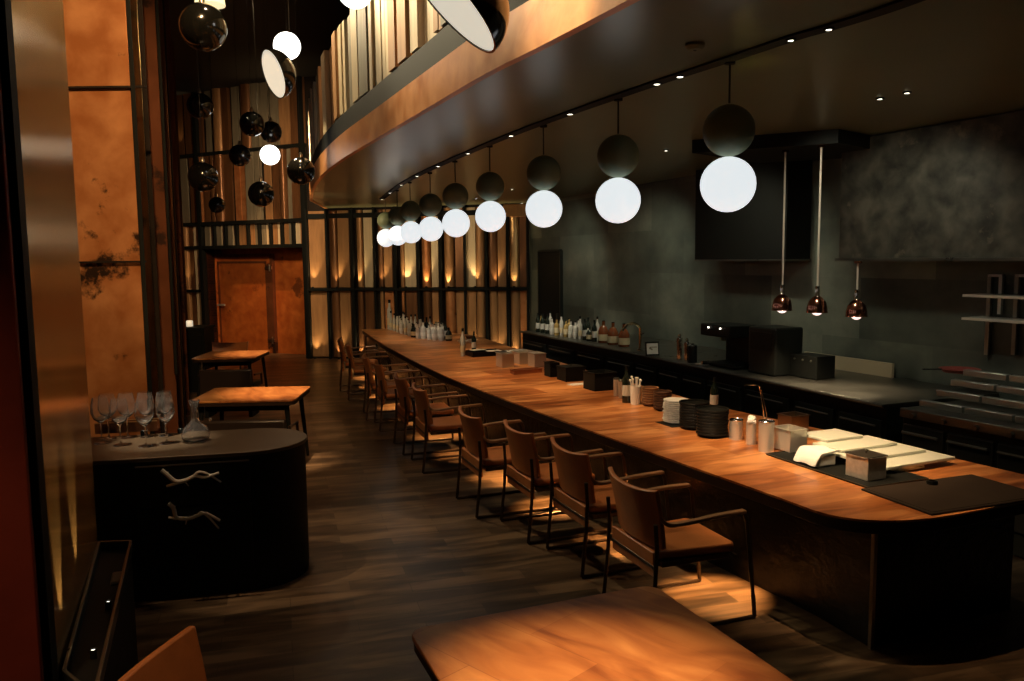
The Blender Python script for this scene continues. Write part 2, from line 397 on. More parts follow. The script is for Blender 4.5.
# panel wall behind the counter end
def X4(x): return 300+x/3.783
raw = [(45, 105, 1, 0), (108, 119, 0, 0), (122, 150, 3, 1), (152, 194, 1, 0), (197, 222, 0, 0), (224, 245, 1, 1), (250, 281, 2, 0), (285, 300, 0, 0), (304, 322, 3, 1), (324, 354, 1, 0),
       (357, 384, 0, 0), (386, 400, 1, 1), (402, 443, 2, 0), (446, 465, 0, 0), (467, 500, 4, 1), (502, 527, 2, 0), (531, 549, 0, 0), (551, 588, 1, 1), (592, 628, 3, 0), (633, 668, 2, 0), (670, 703, 1, 1),
       (706, 714, 0, 0), (717, 750, 3, 1), (752, 783, 1, 0), (786, 795, 0, 0), (797, 832, 5, 1), (834, 866, 3, 0)]
zmid = on(420, 289, B, Cc).z
mb = MB()
up = [(X4(a), X4(b), mi, .03 if mi else .0, bool(c)) for a, b, mi, c in raw]
lo = [(X4(a+rnd.uniform(-3, 3)), X4(b+rnd.uniform(-3, 3)), (rnd.choice([1, 3, 3, 4]) if mi else 0), .03 if mi else 0, bool(c)) for a, b, mi, c in raw]
strip_panels(mb, B, Cc, [up, lo], [(zmid+.04, CEIL-.05), (.04, zmid-.04)], 0)
mb.prism([(Cc-Vector((.5, .0, 0)))[:2], (Cc-Vector((0, .0, 0)))[:2], (Cc-Vector((0, .1, 0)))[:2], (Cc-Vector((.5, .1, 0)))[:2]], CEIL-.26, CEIL-.02, 1)
struct(mb, 'wall_back_panels', PM)
mb = MB(); t = (Cc-B).normalized(); n = Vector((t.y, -t.x, 0)); an2 = math.atan2(t.y, t.x)
for z, hh, o in ((zmid, .05, .16), (CEIL-.16, .10, .09)):
    mb.prism([B[:2], Cc[:2], (Cc+n*o)[:2], (B+n*o)[:2]], z-hh/2, z+hh/2)
for x in (41, 115, 211, 293, 371, 456, 540, 630, 710, 790, 866):
    p = on(X4(x), 300, B, Cc, .09); mb.box((p.x, p.y, CEIL/2), (.045, .06, CEIL), an2)
struct(mb, 'trim_2', M_matte)

# low ceiling (underside of the gallery), its curved edge and parapet
epx = [(700, -40), (630, 0), (540, 47), (490, 72), (437, 103), (378, 138), (343, 159), (322, 176), (313, 190), (311.5, 200)]
edge = catmull([at(x, y, CEIL) for x, y in epx], 6)
edge = [Vector((2.2, -1.2, CEIL)), Vector((1.2, 1.2, CEIL))]+edge+[Vector((-3.9, 17.6, CEIL))]
outer = [Vector((1.5, 17.6, CEIL)), Vector((7.6, 14, CEIL)), Vector((7.6, -1.5, CEIL))]
mb = MB(); mb.prism([p[:2] for p in edge+outer], CEIL, CEIL+.22); struct(mb, 'ceiling', M_ceil)
mb = MB(); mb.prism([(-11, -1.6), (8, -1.6), (8, 20.5), (-11, 20.5)], HI, HI+.1); struct(mb, 'ceiling_high', M_hiceil)
# fascia: travels towards the far end, room side is on the left
ed = edge[1:]; ei = offset(ed, .02); eo = offset(ed, -.03)
mb = MB()
for i in range(len(ed)-1): mb.prism([ei[i][:2], ei[i+1][:2], eo[i+1][:2], eo[i][:2]], CEIL-.012, CEIL+.245)
struct(mb, 'trim_3', M_fascia)
mb = MB(); e1 = offset(ed, .05); e2 = offset(ed, -.005)
for i in range(len(ed)-1): mb.prism([e1[i][:2], e1[i+1][:2], e2[i+1][:2], e2[i][:2]], CEIL+.245, CEIL+.455)
e3 = offset(ed, .10); e4 = offset(ed, .17)
for i in range(len(ed)-1): mb.prism([e3[i][:2], e3[i+1][:2], e4[i+1][:2], e4[i][:2]], CEIL+.455, CEIL+1.38)
struct(mb, 'trim_4', M_matte)
# gallery parapet strips
L = [0]
for i in range(len(ed)-1): L.append(L[-1]+(ed[i+1]-ed[i]).length)
def along(poly, s):
    for i in range(len(poly)-1):
        if L[i+1] >= s: return poly[i].lerp(poly[i+1], (s-L[i])/(L[i+1]-L[i]))
    return poly[-1]
mb = MB(); s = .1
while s < L[-1]-.3:
    w = rnd.uniform(.07, .36); o = rnd.uniform(0, .09); a = along(e3, s); b = along(e3, s+w); t = (b-a).normalized(); n_ = Vector((-t.y, t.x, 0))
    mb.prism([a[:2], b[:2], (b+n_*(.03+o))[:2], (a+n_*(.03+o))[:2]], CEIL+.45+rnd.uniform(0, .04), CEIL+1.40, rnd.choice([1, 2, 2, 2, 2, 1, 6]))
    s += w+rnd.choice([.008, .03, .05, .07])
struct(mb, 'trim_5', PM)
# slot in the ceiling that holds the spotlights and globes
spx = [(940, -12), (880, 10), (829, 26), (791, 37), (735, 56), (680, 74), (657, 81.5), (570, 112), (511, 134), (468, 152), (438, 165), (417, 175), (401, 184), (390, 192), (382, 198.5)]
slot = [at(x, y, CEIL) for x, y in spx]; ss = catmull(slot, 3)
a_ = offset(ss, .045); b_ = offset(ss, -.045); mb = MB()
for i in range(len(ss)-1): mb.prism([a_[i][:2], a_[i+1][:2], b_[i+1][:2], b_[i][:2]], CEIL-.012, CEIL+.002)
struct(mb, 'trim_6', M_matte)
for px, pw in ((541, 0),):
    p0 = on(541, 252, KW[0], KW[1], 0); p1 = on(562, 252, KW[0], KW[1], 0)
    t = (p1-p0).normalized(); n_ = Vector((t.y, -t.x, 0)); w = (p1-p0).length
    m_ = (p0+p1)/2
    r_ = thing('door_2', None, None, (m_.x, m_.y, 0), math.atan2(t.y, t.x)); r_['kind'] = 'structure'
    MB().box((0, -.02, p0.z/2), (w, .05, p0.z)).build('door_leaf', M_matte, r_, bevel=.004)
    f_ = MB()
    for sx in (-1, 1): f_.box((sx*(w/2+.02), -.02, p0.z/2), (.04, .08, p0.z+.04))
    f_.box((0, -.02, p0.z+.02), (w, .08, .04)); f_.build('door_frame', M_kit, r_)
    MB().box((w/2-.09, -.06, 1.0), (.03, .04, .14)).build('door_handle', M_steeld, r_, bevel=.005)

# ---- left hand pilasters (floor to high ceiling)
def pil(x0, x1, Y, dep, m, name, z1=HI, z0=0, slant=0, bev=.004):
    a = atY(x0, 340, Y); b = atY(x1, 340, Y+slant)
    mbp = MB(); mbp.prism([a[:2], b[:2], (b.x*(1+dep/b.y)-.03, b.y+dep), (a.x-dep*.5, a.y+dep)], z0, z1); return struct(mbp, name, m, bevel=bev)
PA = at(98, 548, .68); PB = at(57, 681, .68); PV = (PB-PA)/(PB-PA).length; PE = PA+PV*1.42
mb = MB(); mb.prism([PE[:2], PA[:2], (PA.x-.5, PA.y+.4), (PE.x-.6, PE.y)], 0, HI); struct(mb, 'wall_left_bronze_pilaster', M_pill)
mb = MB(); mb.prism([(-2.4, 2.02), (PE.x+.03, PE.y-.12), (PE.x+.0, PE.y-.06), (-2.4, 2.2)], 0, HI); struct(mb, 'wall_left_red_pilaster', M_redwall, bevel=.006)
mb = MB(); mb.prism([(PE.x+.022, PE.y-.05), (PE.x+.0, PE.y+.02), (PE.x-.3, PE.y+.01), (PE.x-.3, PE.y-.05)], 0, HI); struct(mb, 'trim_7', M_matte)
pil(84, 145, 6.05, .3, M_copper, 'wall_left_copper_pilaster')
pil(145, 149.5, 5.98, .2, M_matte, 'trim_8')
pil(148, 156, 6.3, .15, M_brass, 'wall_left_brass_strip')
pil(156, 161, 6.6, .2, M_darkp, 'trim_9')
pil(159, 174, 7.2, .25, M_rust, 'wall_left_rust_pilaster')
pil(173, 176, 7.15, .15, M_matte, 'trim_10', z0=1.1)
pil(175, 180, 8.6, .25, M_brown, 'wall_left_brown_strip')
pil(179, 182, 9.2, .2, M_darkp, 'trim_11')
pil(181, 186.5, 11, .25, M_rust, 'wall_left_rust_strip')
pil(185.5, 189, 14.5, .25, M_brown, 'wall_left_far_strip')
# thin seams on the copper pilaster
mb = MB()
for y in (87, 262):
    a = atY(62, y, 6.03); b = atY(145, y, 6.03); mb.box(((a.x+b.x)/2, 6.04, (a.z+b.z)/2), ((b.x-a.x), .03, .014))
struct(mb, 'trim_12', M_darkp)

# ------------------------------------------------------------ long counter
ch = .75
lpx = [(362, 329.5), (371, 336), (381, 343), (399, 353), (417, 362.5), (443, 375), (470, 386), (520, 405), (575, 425), (628, 444), (680, 462.5), (730, 480), (781, 498)]
left = catmull([at(x, y, ch) for x, y in lpx], 3)
P0 = at(860, 531, ch); P1 = at(1086, 489, ch)      # square corner, rounded below
cornr = []
pa = at(800, 505, ch); pb = at(955, 514.5, ch)
for k in range(0, 11):
    t = k/10; cornr.append(pa*(1-t)**2+P0*2*t*(1-t)+pb*t*t)
right = [P1]+[at(x, y, ch) for x, y in ((932, 453), (724, 408), (605, 375.5), (520, 350), (476, 335.5))]+[at(408, 328.0, ch)]
poly = left+cornr+right
root = thing('dining_counter', 'long curved dark-edged wooden dining counter beneath the row of globe lamps', 'counter')
MB().prism([p[:2] for p in poly], ch-.012, ch).build('worktop', M_counter, root)
MB().prism([p[:2] for p in poly], ch-.075, ch-.012).build('edge', M_edge, root, bevel=.006)
cb = offset(left+[pa], -.34); cbr = offset(left+[pa], -1.35)
u0 = (left[-1]-left[-4]).normalized(); pp = Vector((-u0.y, u0.x, 0))
base_l = [p for p in offset(left, -.30)]
bc = at(871, 648, 0); bc.z = 0
pdir = Vector((math.cos(A0), math.sin(A0), 0))
base_l = [p for p in base_l if (p-bc).dot(-Vector((-.407, .913, 0))) < -.35]
base_r = offset(left, -1.25); base_r = [p for p in base_r if (p-bc).dot(-Vector((-.407, .913, 0))) < -.35]
MB().prism([p[:2] for p in base_l]+[bc[:2], (bc+pdir*1.12)[:2]]+[p[:2] for p in base_r[::-1]], 0, ch-.075).build('base', mat('counter_front_metal', (.007, .0055, .004), .25, metal=.5, var=.3, nscale=14, bump=.5), root)
t_ = MB(); t_.box((bc.x-.005, bc.y-.008, (ch-.075)/2), (.022, .022, ch-.075), A0); t_.build('corner_trim', M_hinge, root)
# board joints across the top are part of the wood

# kitchen floor zone
# ------------------------------------------------------------ armchairs
def make_chair():
    t = thing('armchair', '', 'chair')
    # seat
    s = MB(); pts = [(-.22, -.22), (.24, -.26), (.27, -.22), (.27, .22), (.24, .26), (-.22, .22)]
    s.prism(pts, .405, .455); s.build('seat', M_seat, t, bevel=.018, seg=3)
    def bk(u, v, z0=.485, z1=.83, w0=.262, w1=.282, x0=-.262, x1=-.325, bow=.05):
        y = (2*u-1); w = w0+(w1-w0)*v; z = z0+(z1-z0)*v
        z -= .022*v*(1-abs(y)**2.5)*1.0
        x = x0+(x1-x0)*v**1.3+bow*(abs(y)**2.2)
        return (x, y*w, z), (1, -.25*y, .15)
    b = MB(); b.grid(bk, 14, 8, .028); b.build('backrest', M_leather, t, bevel=.006)
    def bk2(u, v):
        y = 2*u-1; return (-.258-.006*v, y*.25, .325+.145*v), (1, 0, 0)
    b = MB(); b.grid(bk2, 8, 3, .03); b.build('back_flap', M_leather, t, bevel=.006)
    for sg in (-1, 1):
        y = sg*.285
        MB().tube([(-.315, y, .012), (-.285, y, .30), (-.275, y, .50), (-.285, y, .64)], .0125).build('leg', M_legm, t)
        MB().tube([(.375, y, .012), (.345, y, .30), (.31, y, .60), (.29, y, .645)], .0125).build('leg', M_legm, t)
        MB().tube([(-.315, y, .012), (-.1, y, .011), (.375, y, .012)], .0115).build('runner', M_legm, t)
        # curved arm flowing out of the backrest
        ap = catmull([(-.245, y*.93, .665), (-.20, y*1.0, .63), (-.08, y*1.05, .635), (.10, y*1.05, .648), (.29, y*1.02, .652)], 4)
        a = MB(); wv = []
        for i, p in enumerate(ap):
            w = .014+.008*min(1, i/6); hz = .016-.006*min(1, i/6)
            wv.append([(p.x, p.y-w, p.z-hz), (p.x, p.y+w, p.z-hz), (p.x, p.y+w, p.z+hz), (p.x, p.y-w, p.z+hz)])
        vs = [v for q in wv for v in q]; fs = []
        for i in range(len(wv)-1):
            for k in range(4): q = (k+1) % 4; fs.append((i*4+k, (i+1)*4+k, (i+1)*4+q, i*4+q))
        fs.append((0, 1, 2, 3)); m4 = (len(wv)-1)*4; fs.append((m4+3, m4+2, m4+1, m4)); a.add(vs, fs)
        a.build('armrest', M_arm, t, bevel=.006)
    MB().box((.0, 0, .39), (.44, .50, .03)).box((.25, 0, .385), (.02, .55, .02)).box((-.27, 0, .385), (.02, .55, .02)).build('seat_frame', M_legm, t, bevel=.003)
    return t
proto = make_chair(); first = True
def place_chair(loc, rz, label, group=None):
    global first
    c = proto if first else copy_tree(proto); first = False
    c.location = loc; c.rotation_euler.z = rz; c['label'] = label
    if group: c['group'] = group
    return c
# chair positions: far back-top corner seen at these pixels
names = ['nearest the front table', 'second from the near end', 'third from the near end', 'fourth from the near end',
         'fifth from the near end', 'sixth from the near end', 'seventh from the near end', 'eighth from the near end',
         'ninth from the near end', 'last at the far end']
cpx = [(610, 468, A0-R(4)), (552, 438, A0-R(3)), (505, 420.5, A0-R(3)), (460, 407, A0-R(4)), (414, 383, R(18)), (396, 373, R(18)), (376, 360, R(16)), (365, 354, R(14)), (349, 342.5, R(12)), (341, 337.5, R(12))]
for (px, py, rz), nm in zip(cpx, names):
    p = at(px, py, .82); M = Matrix.Rotation(rz, 3, 'Z'); o = M @ Vector((-.275, .28, 0)); q = p-o
    place_chair((q.x, q.y, 0), rz, 'cognac leather armchair at the counter, '+nm, 'armchairs along the counter')
p = at(178, 631, .815)
fc = place_chair((-.90, 2.42, 0), R(-8), 'leather chair cut off by the bottom left edge, only its backrest showing')
fc.name = 'side_chair'
for ch_ in list(fc.children):
    if ch_.name.startswith('armrest'): D.objects.remove(ch_)
for ch_ in list(fc.children):
    if ch_.name.startswith('leg'): ch_.scale.z = .72

# ------------------------------------------------------------ front table and left tables
def table(lab, cx, cy, rz, w, d, group=None, m=M_table, bench=False, legs=True):
    t = thing('dining_table', lab, 'table', (cx, cy, 0), rz, group)
    def rr(w, d, r=.065, n=6):
        pts = []
        for sx, sy, a0 in ((1, 1, 0), (-1, 1, 90), (-1, -1, 180), (1, -1, 270)):
            for k in range(n+1):
                a = R(a0+90*k/n); pts.append((sx*(w/2-r)+r*math.cos(a), sy*(d/2-r)+r*math.sin(a)))
        return pts
    MB().prism(rr(w, d), .73, .75).build('tabletop', m, t, bevel=.004)
    MB().prism(rr(w-.01, d-.01), .695, .73).build('edge', M_edge, t)
    MB().box((0, 0, .66), (w-.25, d-.25, .07)).build('apron', M_matte, t)
    for sx in (-1, 1):
        for sy in (-1, 1):
            MB().tube([(sx*(w/2-.10), sy*(d/2-.10), .70), (sx*(w/2-.05), sy*(d/2-.06), 0)], .026, 8, r1=.016).build('leg', M_matte, t)
    return t
tb = at(650, 589, .75); tl = at(410, 634, .75); dx = (tb-tl).normalized(); ang_t = math.atan2(dx.y, dx.x)
perp = Vector((dx.y, -dx.x, 0)); wl = (tb-tl).length; cen = (tb+tl)/2+perp*.46+dx*.02
table('wooden table in the foreground with a seam down its warmly lit top', cen.x, cen.y, ang_t, wl+.035, 1.0)
p1 = at(198, 403, .75); p2 = at(301, 400, .75); q1 = at(212, 389, .75)
table('wooden table behind the black sideboard, nearer of the two by the left wall', -2.66, 8.22, R(3), 1.02, .86, 'tables along the left wall')
table('wooden table before the far doorway, farther of the two by the left wall', -4.08, 11.75, R(3), .88, .95, 'tables along the left wall')
p = at(240, 372, .62)
def bench(lab, cx, cy, rz, w):
    b = thing('bench', lab, 'bench', (cx, cy, 0), rz, 'dark benches at the left tables'); bm = mat('dark_bench_leather', (.022, .014, .010), .4)
    MB().box((0, 0, .42), (w, .42, .09)).build('seat', bm, b, bevel=.02)
    MB().box((0, -.23, .43), (w, .06, .46)).build('backrest', bm, b, bevel=.02)
    for sx in (-1, 1):
        MB().box((sx*(w/2-.06), 0, .19), (.05, .36, .38)).build('leg', M_matte, b); MB().tube([(sx*(w/2+.02), -.2, .58), (sx*(w/2+.02), .14, .56), (sx*(w/2+.02), .16, .40)], .014, 8).build('armrest', M_legm, b)
bench('dark upholstered bench in front of the nearer left table', -2.50, 7.50, R(3), .84)
bench('dark upholstered bench in front of the farther left table', -3.84, 10.98, R(3), .70)
place_chair((-4.45, 12.55, 0), R(-85), 'armchair behind the farther left table, facing the camera')
# host stand with lamp
a = atY(199, 340, 13.2)
hs = thing('host_stand', 'black cabinet standing against the left wall beyond the two tables', 'cabinet', (a.x, a.y, 0), R(3))
zt_ = atY(199, 326, 13.2).z
MB().box((0, 0, zt_/2), (.34, .5, zt_)).build('body', M_matte, hs, bevel=.01); MB().box((0, 0, zt_-.02), (.38, .54, .03)).build('top', M_matte, hs)
MB().box((0, -.256, zt_/2-.03), (.28, .012, zt_-.2)).build('door', M_black, hs)
lp = MB(); lp.lathe([(.05, 0), (.052, .005), (.052, .09), (.045, .1), (1e-5, .1)], (0, 0, 0), 16)
o = thing('candle_lamp', 'small white glowing lamp on top of the black cabinet by the left wall', 'lamp', (a.x-.12, a.y-.05, zt_-.005)); 
lp.build('lamp_shade', mat('candle_glow', (.9, .85, .7), .5, emit=.5, ecol=(1, .85, .62)), o)
point((a.x-.12, a.y-.3, zt_+.25), 1.5)

# ------------------------------------------------------------ black sideboard
sh = .91
A_ = at(97, 461, sh); B_ = at(245, 452, sh); dirf = (B_-A_).normalized(); ns = Vector((-dirf.y, dirf.x, 0)); rs = math.atan2(dirf.y, dirf.x)
sb = thing('sideboard', 'black D-shaped sideboard with bronze top and branch-shaped handles at left', 'cabinet', (A_.x, A_.y, 0), rs)
wd = (B_-A_).length; dep = .74
def dshape(off, x0=-.45):
    pts = [(x0, off)]; r = dep/2-off
    for k in range(17):
        a = -PI/2+PI*k/16; pts.append((wd+.0+(r*1.0)*math.cos(a), dep/2+r*math.sin(a)))
    pts.append((x0, dep-off)); return pts
MB().prism(dshape(0), sh-.025, sh).build('top', M_cabtop, sb, bevel=.004)
MB().prism(dshape(.015), .06, sh-.025).build('body', M_cab, sb)
MB().prism(dshape(.02), 0, .06).build('plinth', M_matte, sb)
def sbl(px, py, off=0):       # point on the front face in sideboard space
    q = isect(px, py, A_, B_); v = q-A_; return Vector((v.dot(dirf), -off, q.z))
c0 = sbl(135, 463); c1 = sbl(249, 457); zb = .12
dz = [(sh-.06, .60), (.585, .13)]
M_drw = mat('black_drawer_front', (.006, .010, .008), .5, spec=.2)
hx = [[(163, 468), (168, 472), (177, 479), (187, 478), (196, 474), (206, 475), (220, 471)], [(170, 501), (175, 506), (178, 515), (190, 516), (199, 513), (207, 511), (221, 518)]]
hx2 = [[(168, 484), (178, 481), (186, 479)], [(170, 515), (178, 516)]]
hx3 = [[(195, 474), (200, 470), (209, 472), (222, 480)], [(199, 513), (203, 510), (210, 515), (220, 526)]]
hx4 = [[(186, 479), (190, 484)], [(188, 516), (187, 522)]]
for k, (za, zb_) in enumerate(dz):
    d_ = MB(); d_.box(((c0.x+c1.x)/2, .005, (za+zb_)/2), (c1.x-c0.x, .03, za-zb_)); dr_ = d_.build('drawer', M_drw, sb, bevel=.003)
    hb = MB(); cv = lambda L_, o=.05: catmull([sbl(x, y, o) for x, y in L_], 4)
    dn = 0 if k == 0 else 0
    hb.tube(cv(hx[k]), .014, 8, r1=.009); hb.tube(cv(hx2[k]), .008, 6, r1=.011); hb.tube(cv(hx3[k]), .010, 6, r1=.006); hb.tube(cv(hx4[k]), .005, 6, r1=.003)
    for j in (1, -3):
        q = sbl(*hx[k][j], .05); hb.tube([(q.x, .0, q.z), (q.x, -.05, q.z)], .006, 6)
    hb.build('handle', mat('silver_branch', (.72, .69, .60), .35, metal=.4), dr_)
# hairline light reveal above the drawer front
MB().box(((c0.x+c1.x)/2, -.008, sh-.052), (c1.x-c0.x, .014, .006)).build('reveal', M_hinge, sb)
# glasses
def glass_prof(s=1, h=.24, rb=.046, fr=.036):
    return [(1e-5, .002), (fr, .0), (fr, .003), (.006, .009), (.004, .02), (.0038, h*.40), (.008, h*.44), (rb*.72, h*.53), (rb, h*.66), (rb*.92, h*.85), (rb*.74, h), (rb*.72, h), (rb*.90, h*.85), (rb*.97, h*.66), (rb*.69, h*.545), (.004, h*.46), (1e-5, h*.455)]
def wineglass(label, group):
    g = thing('wine_glass', label, 'glass', group=group); MB().lathe(glass_prof(), n=28).build('glass_body', M_glass, g); return g
gpx = [(102, 443), (121, 445), (146, 446), (167, 443), (109, 438.5), (128, 437.5), (147, 436.5), (166, 435.5)]
lab = 'clear wine glass at the left end of the black sideboard, in its front row'
wg = wineglass(lab, 'wine glasses on the sideboard')
gl = ['front row wine glass touching the bronze pilaster on the sideboard', 'second front row wine glass from the bronze pilaster', 'third front row wine glass from the bronze pilaster', 'front row wine glass nearest the decanter',
      'back row wine glass on the sideboard nearest the bronze pilaster', 'second back row wine glass from the bronze pilaster', 'third back row wine glass from the bronze pilaster', 'back row wine glass nearest the decanter']
for i, (x, y) in enumerate(gpx):
    p = at(x, y, sh); c = wg if i == 0 else copy_tree(wg); c.location = p; c.scale = (1.28,)*3; c['label'] = gl[i]; c['group'] = 'wine glasses on the sideboard'
p = at(196, 441, sh); dc = thing('decanter', 'clear glass decanter with a flared neck on the sideboard', 'decanter', p)
MB().lathe([(1e-5, .004), (.06, 0), (.085, .02), (.092, .05), (.075, .09), (.035, .125), (.020, .16), (.020, .22), (.036, .275), (.034, .275), (.017, .22), (.017, .16), (.031, .125), (.070, .09), (.087, .05), (.08, .022), (.055, .007), (1e-5, .008)], n=28).build('glass_body', M_glass, dc)
MB().sphere((.095, .02, .14), .012, 10).build('stopper', M_glass, dc)
p = at(98, 432.2, sh); q = at(158, 430.2, sh)
rk = thing('serving_tray', 'low copper tray behind the wine glasses on the sideboard', 'tray', ((p.x+q.x)/2, (p.y+q.y)/2+.0, sh), rs)
wt = (q-p).length; tr = MB(); tr.box((0, 0, .006), (wt, .09, .012))
for sy in (-1, 1): tr.box((0, sy*.045, .035), (wt, .008, .07))
tr.build('tray_body', mat('copper_tray', (.30, .13, .06), .35, metal=.7), rk)
tr = MB(); 
for sy in (-1, 1): tr.box((0, sy*.045, .073), (wt, .014, .006))
tr.build('rim', M_gold, rk)

st = thing('waiter_stand', 'dark low stand with a metal-rimmed open top at the lower left edge', 'stand')
_q = [at(99.5, 546, .68), at(131, 545, .68), at(117, 605, .68)]; _q.append(_q[2]+(_q[2]-_q[1]).normalized()*.8); _e = PA+PV*1.36; SP = [v[:2] for v in _q]+[(_e.x+.02, _e.y)]
MB().prism(SP, 0, .66).build('body', M_matte, st)
f_ = MB()
for k in range(len(SP)):
    a = Vector((*SP[k], .68)); b = Vector((*SP[(k+1) % len(SP)], .68)); v = b-a; f_.box((a+b)/2, (v.length, .014, .05), math.atan2(v.y, v.x))
f_.build('rim', M_steeld, st, bevel=.002)
ti_ = (at(112, 575, .68)+at(124, 575, .68))/2; MB().box((ti_.x, ti_.y, .665), (.06, .14, .02), R(22)).build('tray_insert', mat('dull_grey', (.12, .12, .10), .5), st, bevel=.01)
def uplight(p, label, grp, e=3, aim=None, ang=50, col=(1, .66, .32), r=.03, lens=M_lensw):
    t = thing('uplight', label, 'light', p, 0, grp)
    MB().lathe([(r, 0), (r, .028), (r*.85, .034), (r*.8, .028), (1e-5, .028)], n=14).build('housing', M_matte, t)
    MB().lathe([(r*.78, .0285), (1e-5, .030)], n=12).build('lens', lens, t)
    if e: spot(Vector(p)+Vector((0, 0, .04)), aim or (p[0], p[1]+.05, p[2]+2), e, ang, col, .7, .01)
for k, (px, py, nm) in enumerate(((93, 648, 'nearer of two small bright uplights on the dark stand by the bronze pilaster'), (108, 600, 'farther of two small bright uplights on the dark stand by the bronze pilaster'))):
    a = at(px, py, .70)
    uplight((a.x, a.y, .662), nm, 'uplights at the bronze pilaster', 30, (a.x-.20, a.y-.06, 1.5), 34, r=.012, lens=M_lens)
for k in range(2):
    a = A_+dirf*(.12+.24*k)+ns*(dep-.035); uplight((a.x, a.y, sh), ['small uplight behind the glasses at the left of the copper pilaster foot', 'small uplight behind the glasses at the right of the copper pilaster foot'][k], 'uplights behind the wine glasses', 14, (a.x, a.y+.22, 2.0), 70, (1, .6, .28), .02)
spot((-2.7, 5.0, HI-.1), (-2.35, 5.35, sh+.15), 1500, 9, (1, .85, .62), .8, .04)  # added spot with no fixture, puts glints on the glasses
# ------------------------------------------------------------ globe pendants over the counter
gp = [(728, 184.5, 27), (618, 200.5, 22.3), (544, 209, 18.2), (490.5, 216.5, 15.2), (456, 223.2, 13), (431, 229, 11.8), (411, 232.3, 10.6), (398, 235.5, 10), (386, 238, 9.2)]
ords = ['nearest and largest', 'second from the right', 'third from the right', 'fourth from the right', 'fifth from the right', 'sixth from the right', 'seventh from the right', 'eighth from the right', 'farthest and smallest']
yy = [4.65, 5.68, 6.78, 7.95, 9.15, 10.35, 11.6, 12.9, 14.2]
RG = .152
for (px, py, r), nm, Y in zip(gp, ords, yy):
    c = atY(px, py, Y); rg = r*Y/FPX if Y < 9 else RG*1.02
    t = thing('globe_pendant', 'glowing white globe pendant under a dark sphere, %s in the row' % nm, 'pendant lamp', (c.x, c.y, CEIL), 0, 'globe pendants over the counter')
    zc = c.z-CEIL
    MB().tube([(0, 0, -.004), (0, 0, zc+rg*2.9)], .006, 6).build('cord', M_cord, t)
    MB().lathe([(.03, -.02), (.03, 0)], n=12).build('ceiling_cap', M_matte, t)
    MB().sphere((0, 0, zc+rg*1.93), rg*.93, 32).build('upper_sphere', M_sph, t)
    MB().sphere((0, 0, zc), rg, 32).build('glass_globe', M_globe, t)
# spotlights in the slot
tp = [(829, 26), (791, 37), (680, 74), (657, 81.5), (570, 112), (511, 134), (468, 152), (438, 165), (417, 175), (401, 184), (390, 192), (382, 198.5)]
for i, (x, y) in enumerate(tp):
    p = at(x, y, CEIL)
    t = thing('spotlight', 'tiny bright spotlight in the ceiling slot, number %s from the right' % ['one', 'two', 'three', 'four', 'five', 'six', 'seven', 'eight', 'nine', 'ten', 'eleven', 'twelve'][i], 'ceiling light', (p.x, p.y, CEIL-.012), 0, 'spotlights in the ceiling slot')
    MB().lathe([(.026, 0), (.026, -.006), (1e-5, -.006)], n=14).build('housing', M_matte, t)
    MB().lathe([(.019 if i > 1 else .014, -.0065), (1e-5, -.008)], n=12).build('lens', M_lens, t)
dp = [(666, 150), (695, 44), (880, 98), (907, 92), (512, 189), (522, 203), (476, 198.5)]
dn = ['downlight right of the second globe', 'unlit oval ceiling detector above the first globe', 'left one of the pair over the hood', 'right one of the pair over the hood', 'downlight left of the third globe', 'downlight just below its twin left of the third globe', 'downlight nearest the panelled wall']
for (x, y), nm in zip(dp, dn):
    p = at(x, y, CEIL); 
    lab_ = 'small bright ceiling '+nm if 'downlight' in nm else ('small ceiling downlight, '+nm if 'pair' in nm else nm)
    t = thing('downlight' if x != 695 else 'smoke_detector', lab_, 'ceiling light' if x != 695 else 'detector', (p.x, p.y, CEIL), 0, 'ceiling downlights' if x != 695 else None)
    if x == 695: MB().lathe([(.05, 0), (.05, -.015), (.035, -.03), (1e-5, -.032)], n=18).build('housing', mat('olive_plastic', (.22, .22, .10), .5), t); MB().lathe([(.012, -.031), (1e-5, -.036)], n=10).build('sensor', M_matte, t)
    else:
        MB().lathe([(.028, 0), (.028, -.006), (.018, -.008), (1e-5, -.007)], n=14).build('ring', M_matte, t); MB().lathe([(.016, -.009), (1e-5, -.010)], n=12).build('lens', M_lens, t)

# ------------------------------------------------------------ hall pendants
def hallball(px, py, r, Y, label, m=M_gloss, group='gloss black ball pendants in the hall', nm='ball_pendant'):
    c = atY(px, py, Y); rr = r*Y/FPX
    t = thing(nm, label, 'pendant lamp', (c.x, c.y, HI), 0, group)
    MB().tube([(0, 0, 0), (0, 0, c.z-HI+rr*.98)], .0025, 5).build('cord', M_cord, t)
    MB().sphere((0, 0, c.z-HI), rr, 28).build('ball', m, t)
    if m is M_gloss: MB().lathe([(.02, -.02), (.02, .03), (.008, .05)], (0, 0, c.z-HI+rr), 12).build('collar', M_hinge, t)
for a_ in ((200, 106, 12.5, 9.5, 'gloss black ball pendant just below the high ceiling at far left'),
           (252, 124, 12, 10, 'gloss black ball pendant, upper left of the overlapping pair'), (271, 132, 10.5, 11, 'gloss black ball pendant, lower right of the overlapping pair'),
           (240, 155.5, 10.5, 11, 'gloss black ball pendant left of the small white ball'), (301, 171, 13.5, 8.6, 'gloss black ball pendant touching the tip of the copper fascia'),
           (203, 177, 14.5, 8.6, 'gloss black ball pendant at left, level with the gallery edge'), (261, 194, 12.5, 9.6, 'gloss black ball pendant above the far doorway'),
           (217, 205, 8, 13, 'smallest and lowest gloss black ball pendant, at left')):
    hallball(*a_)
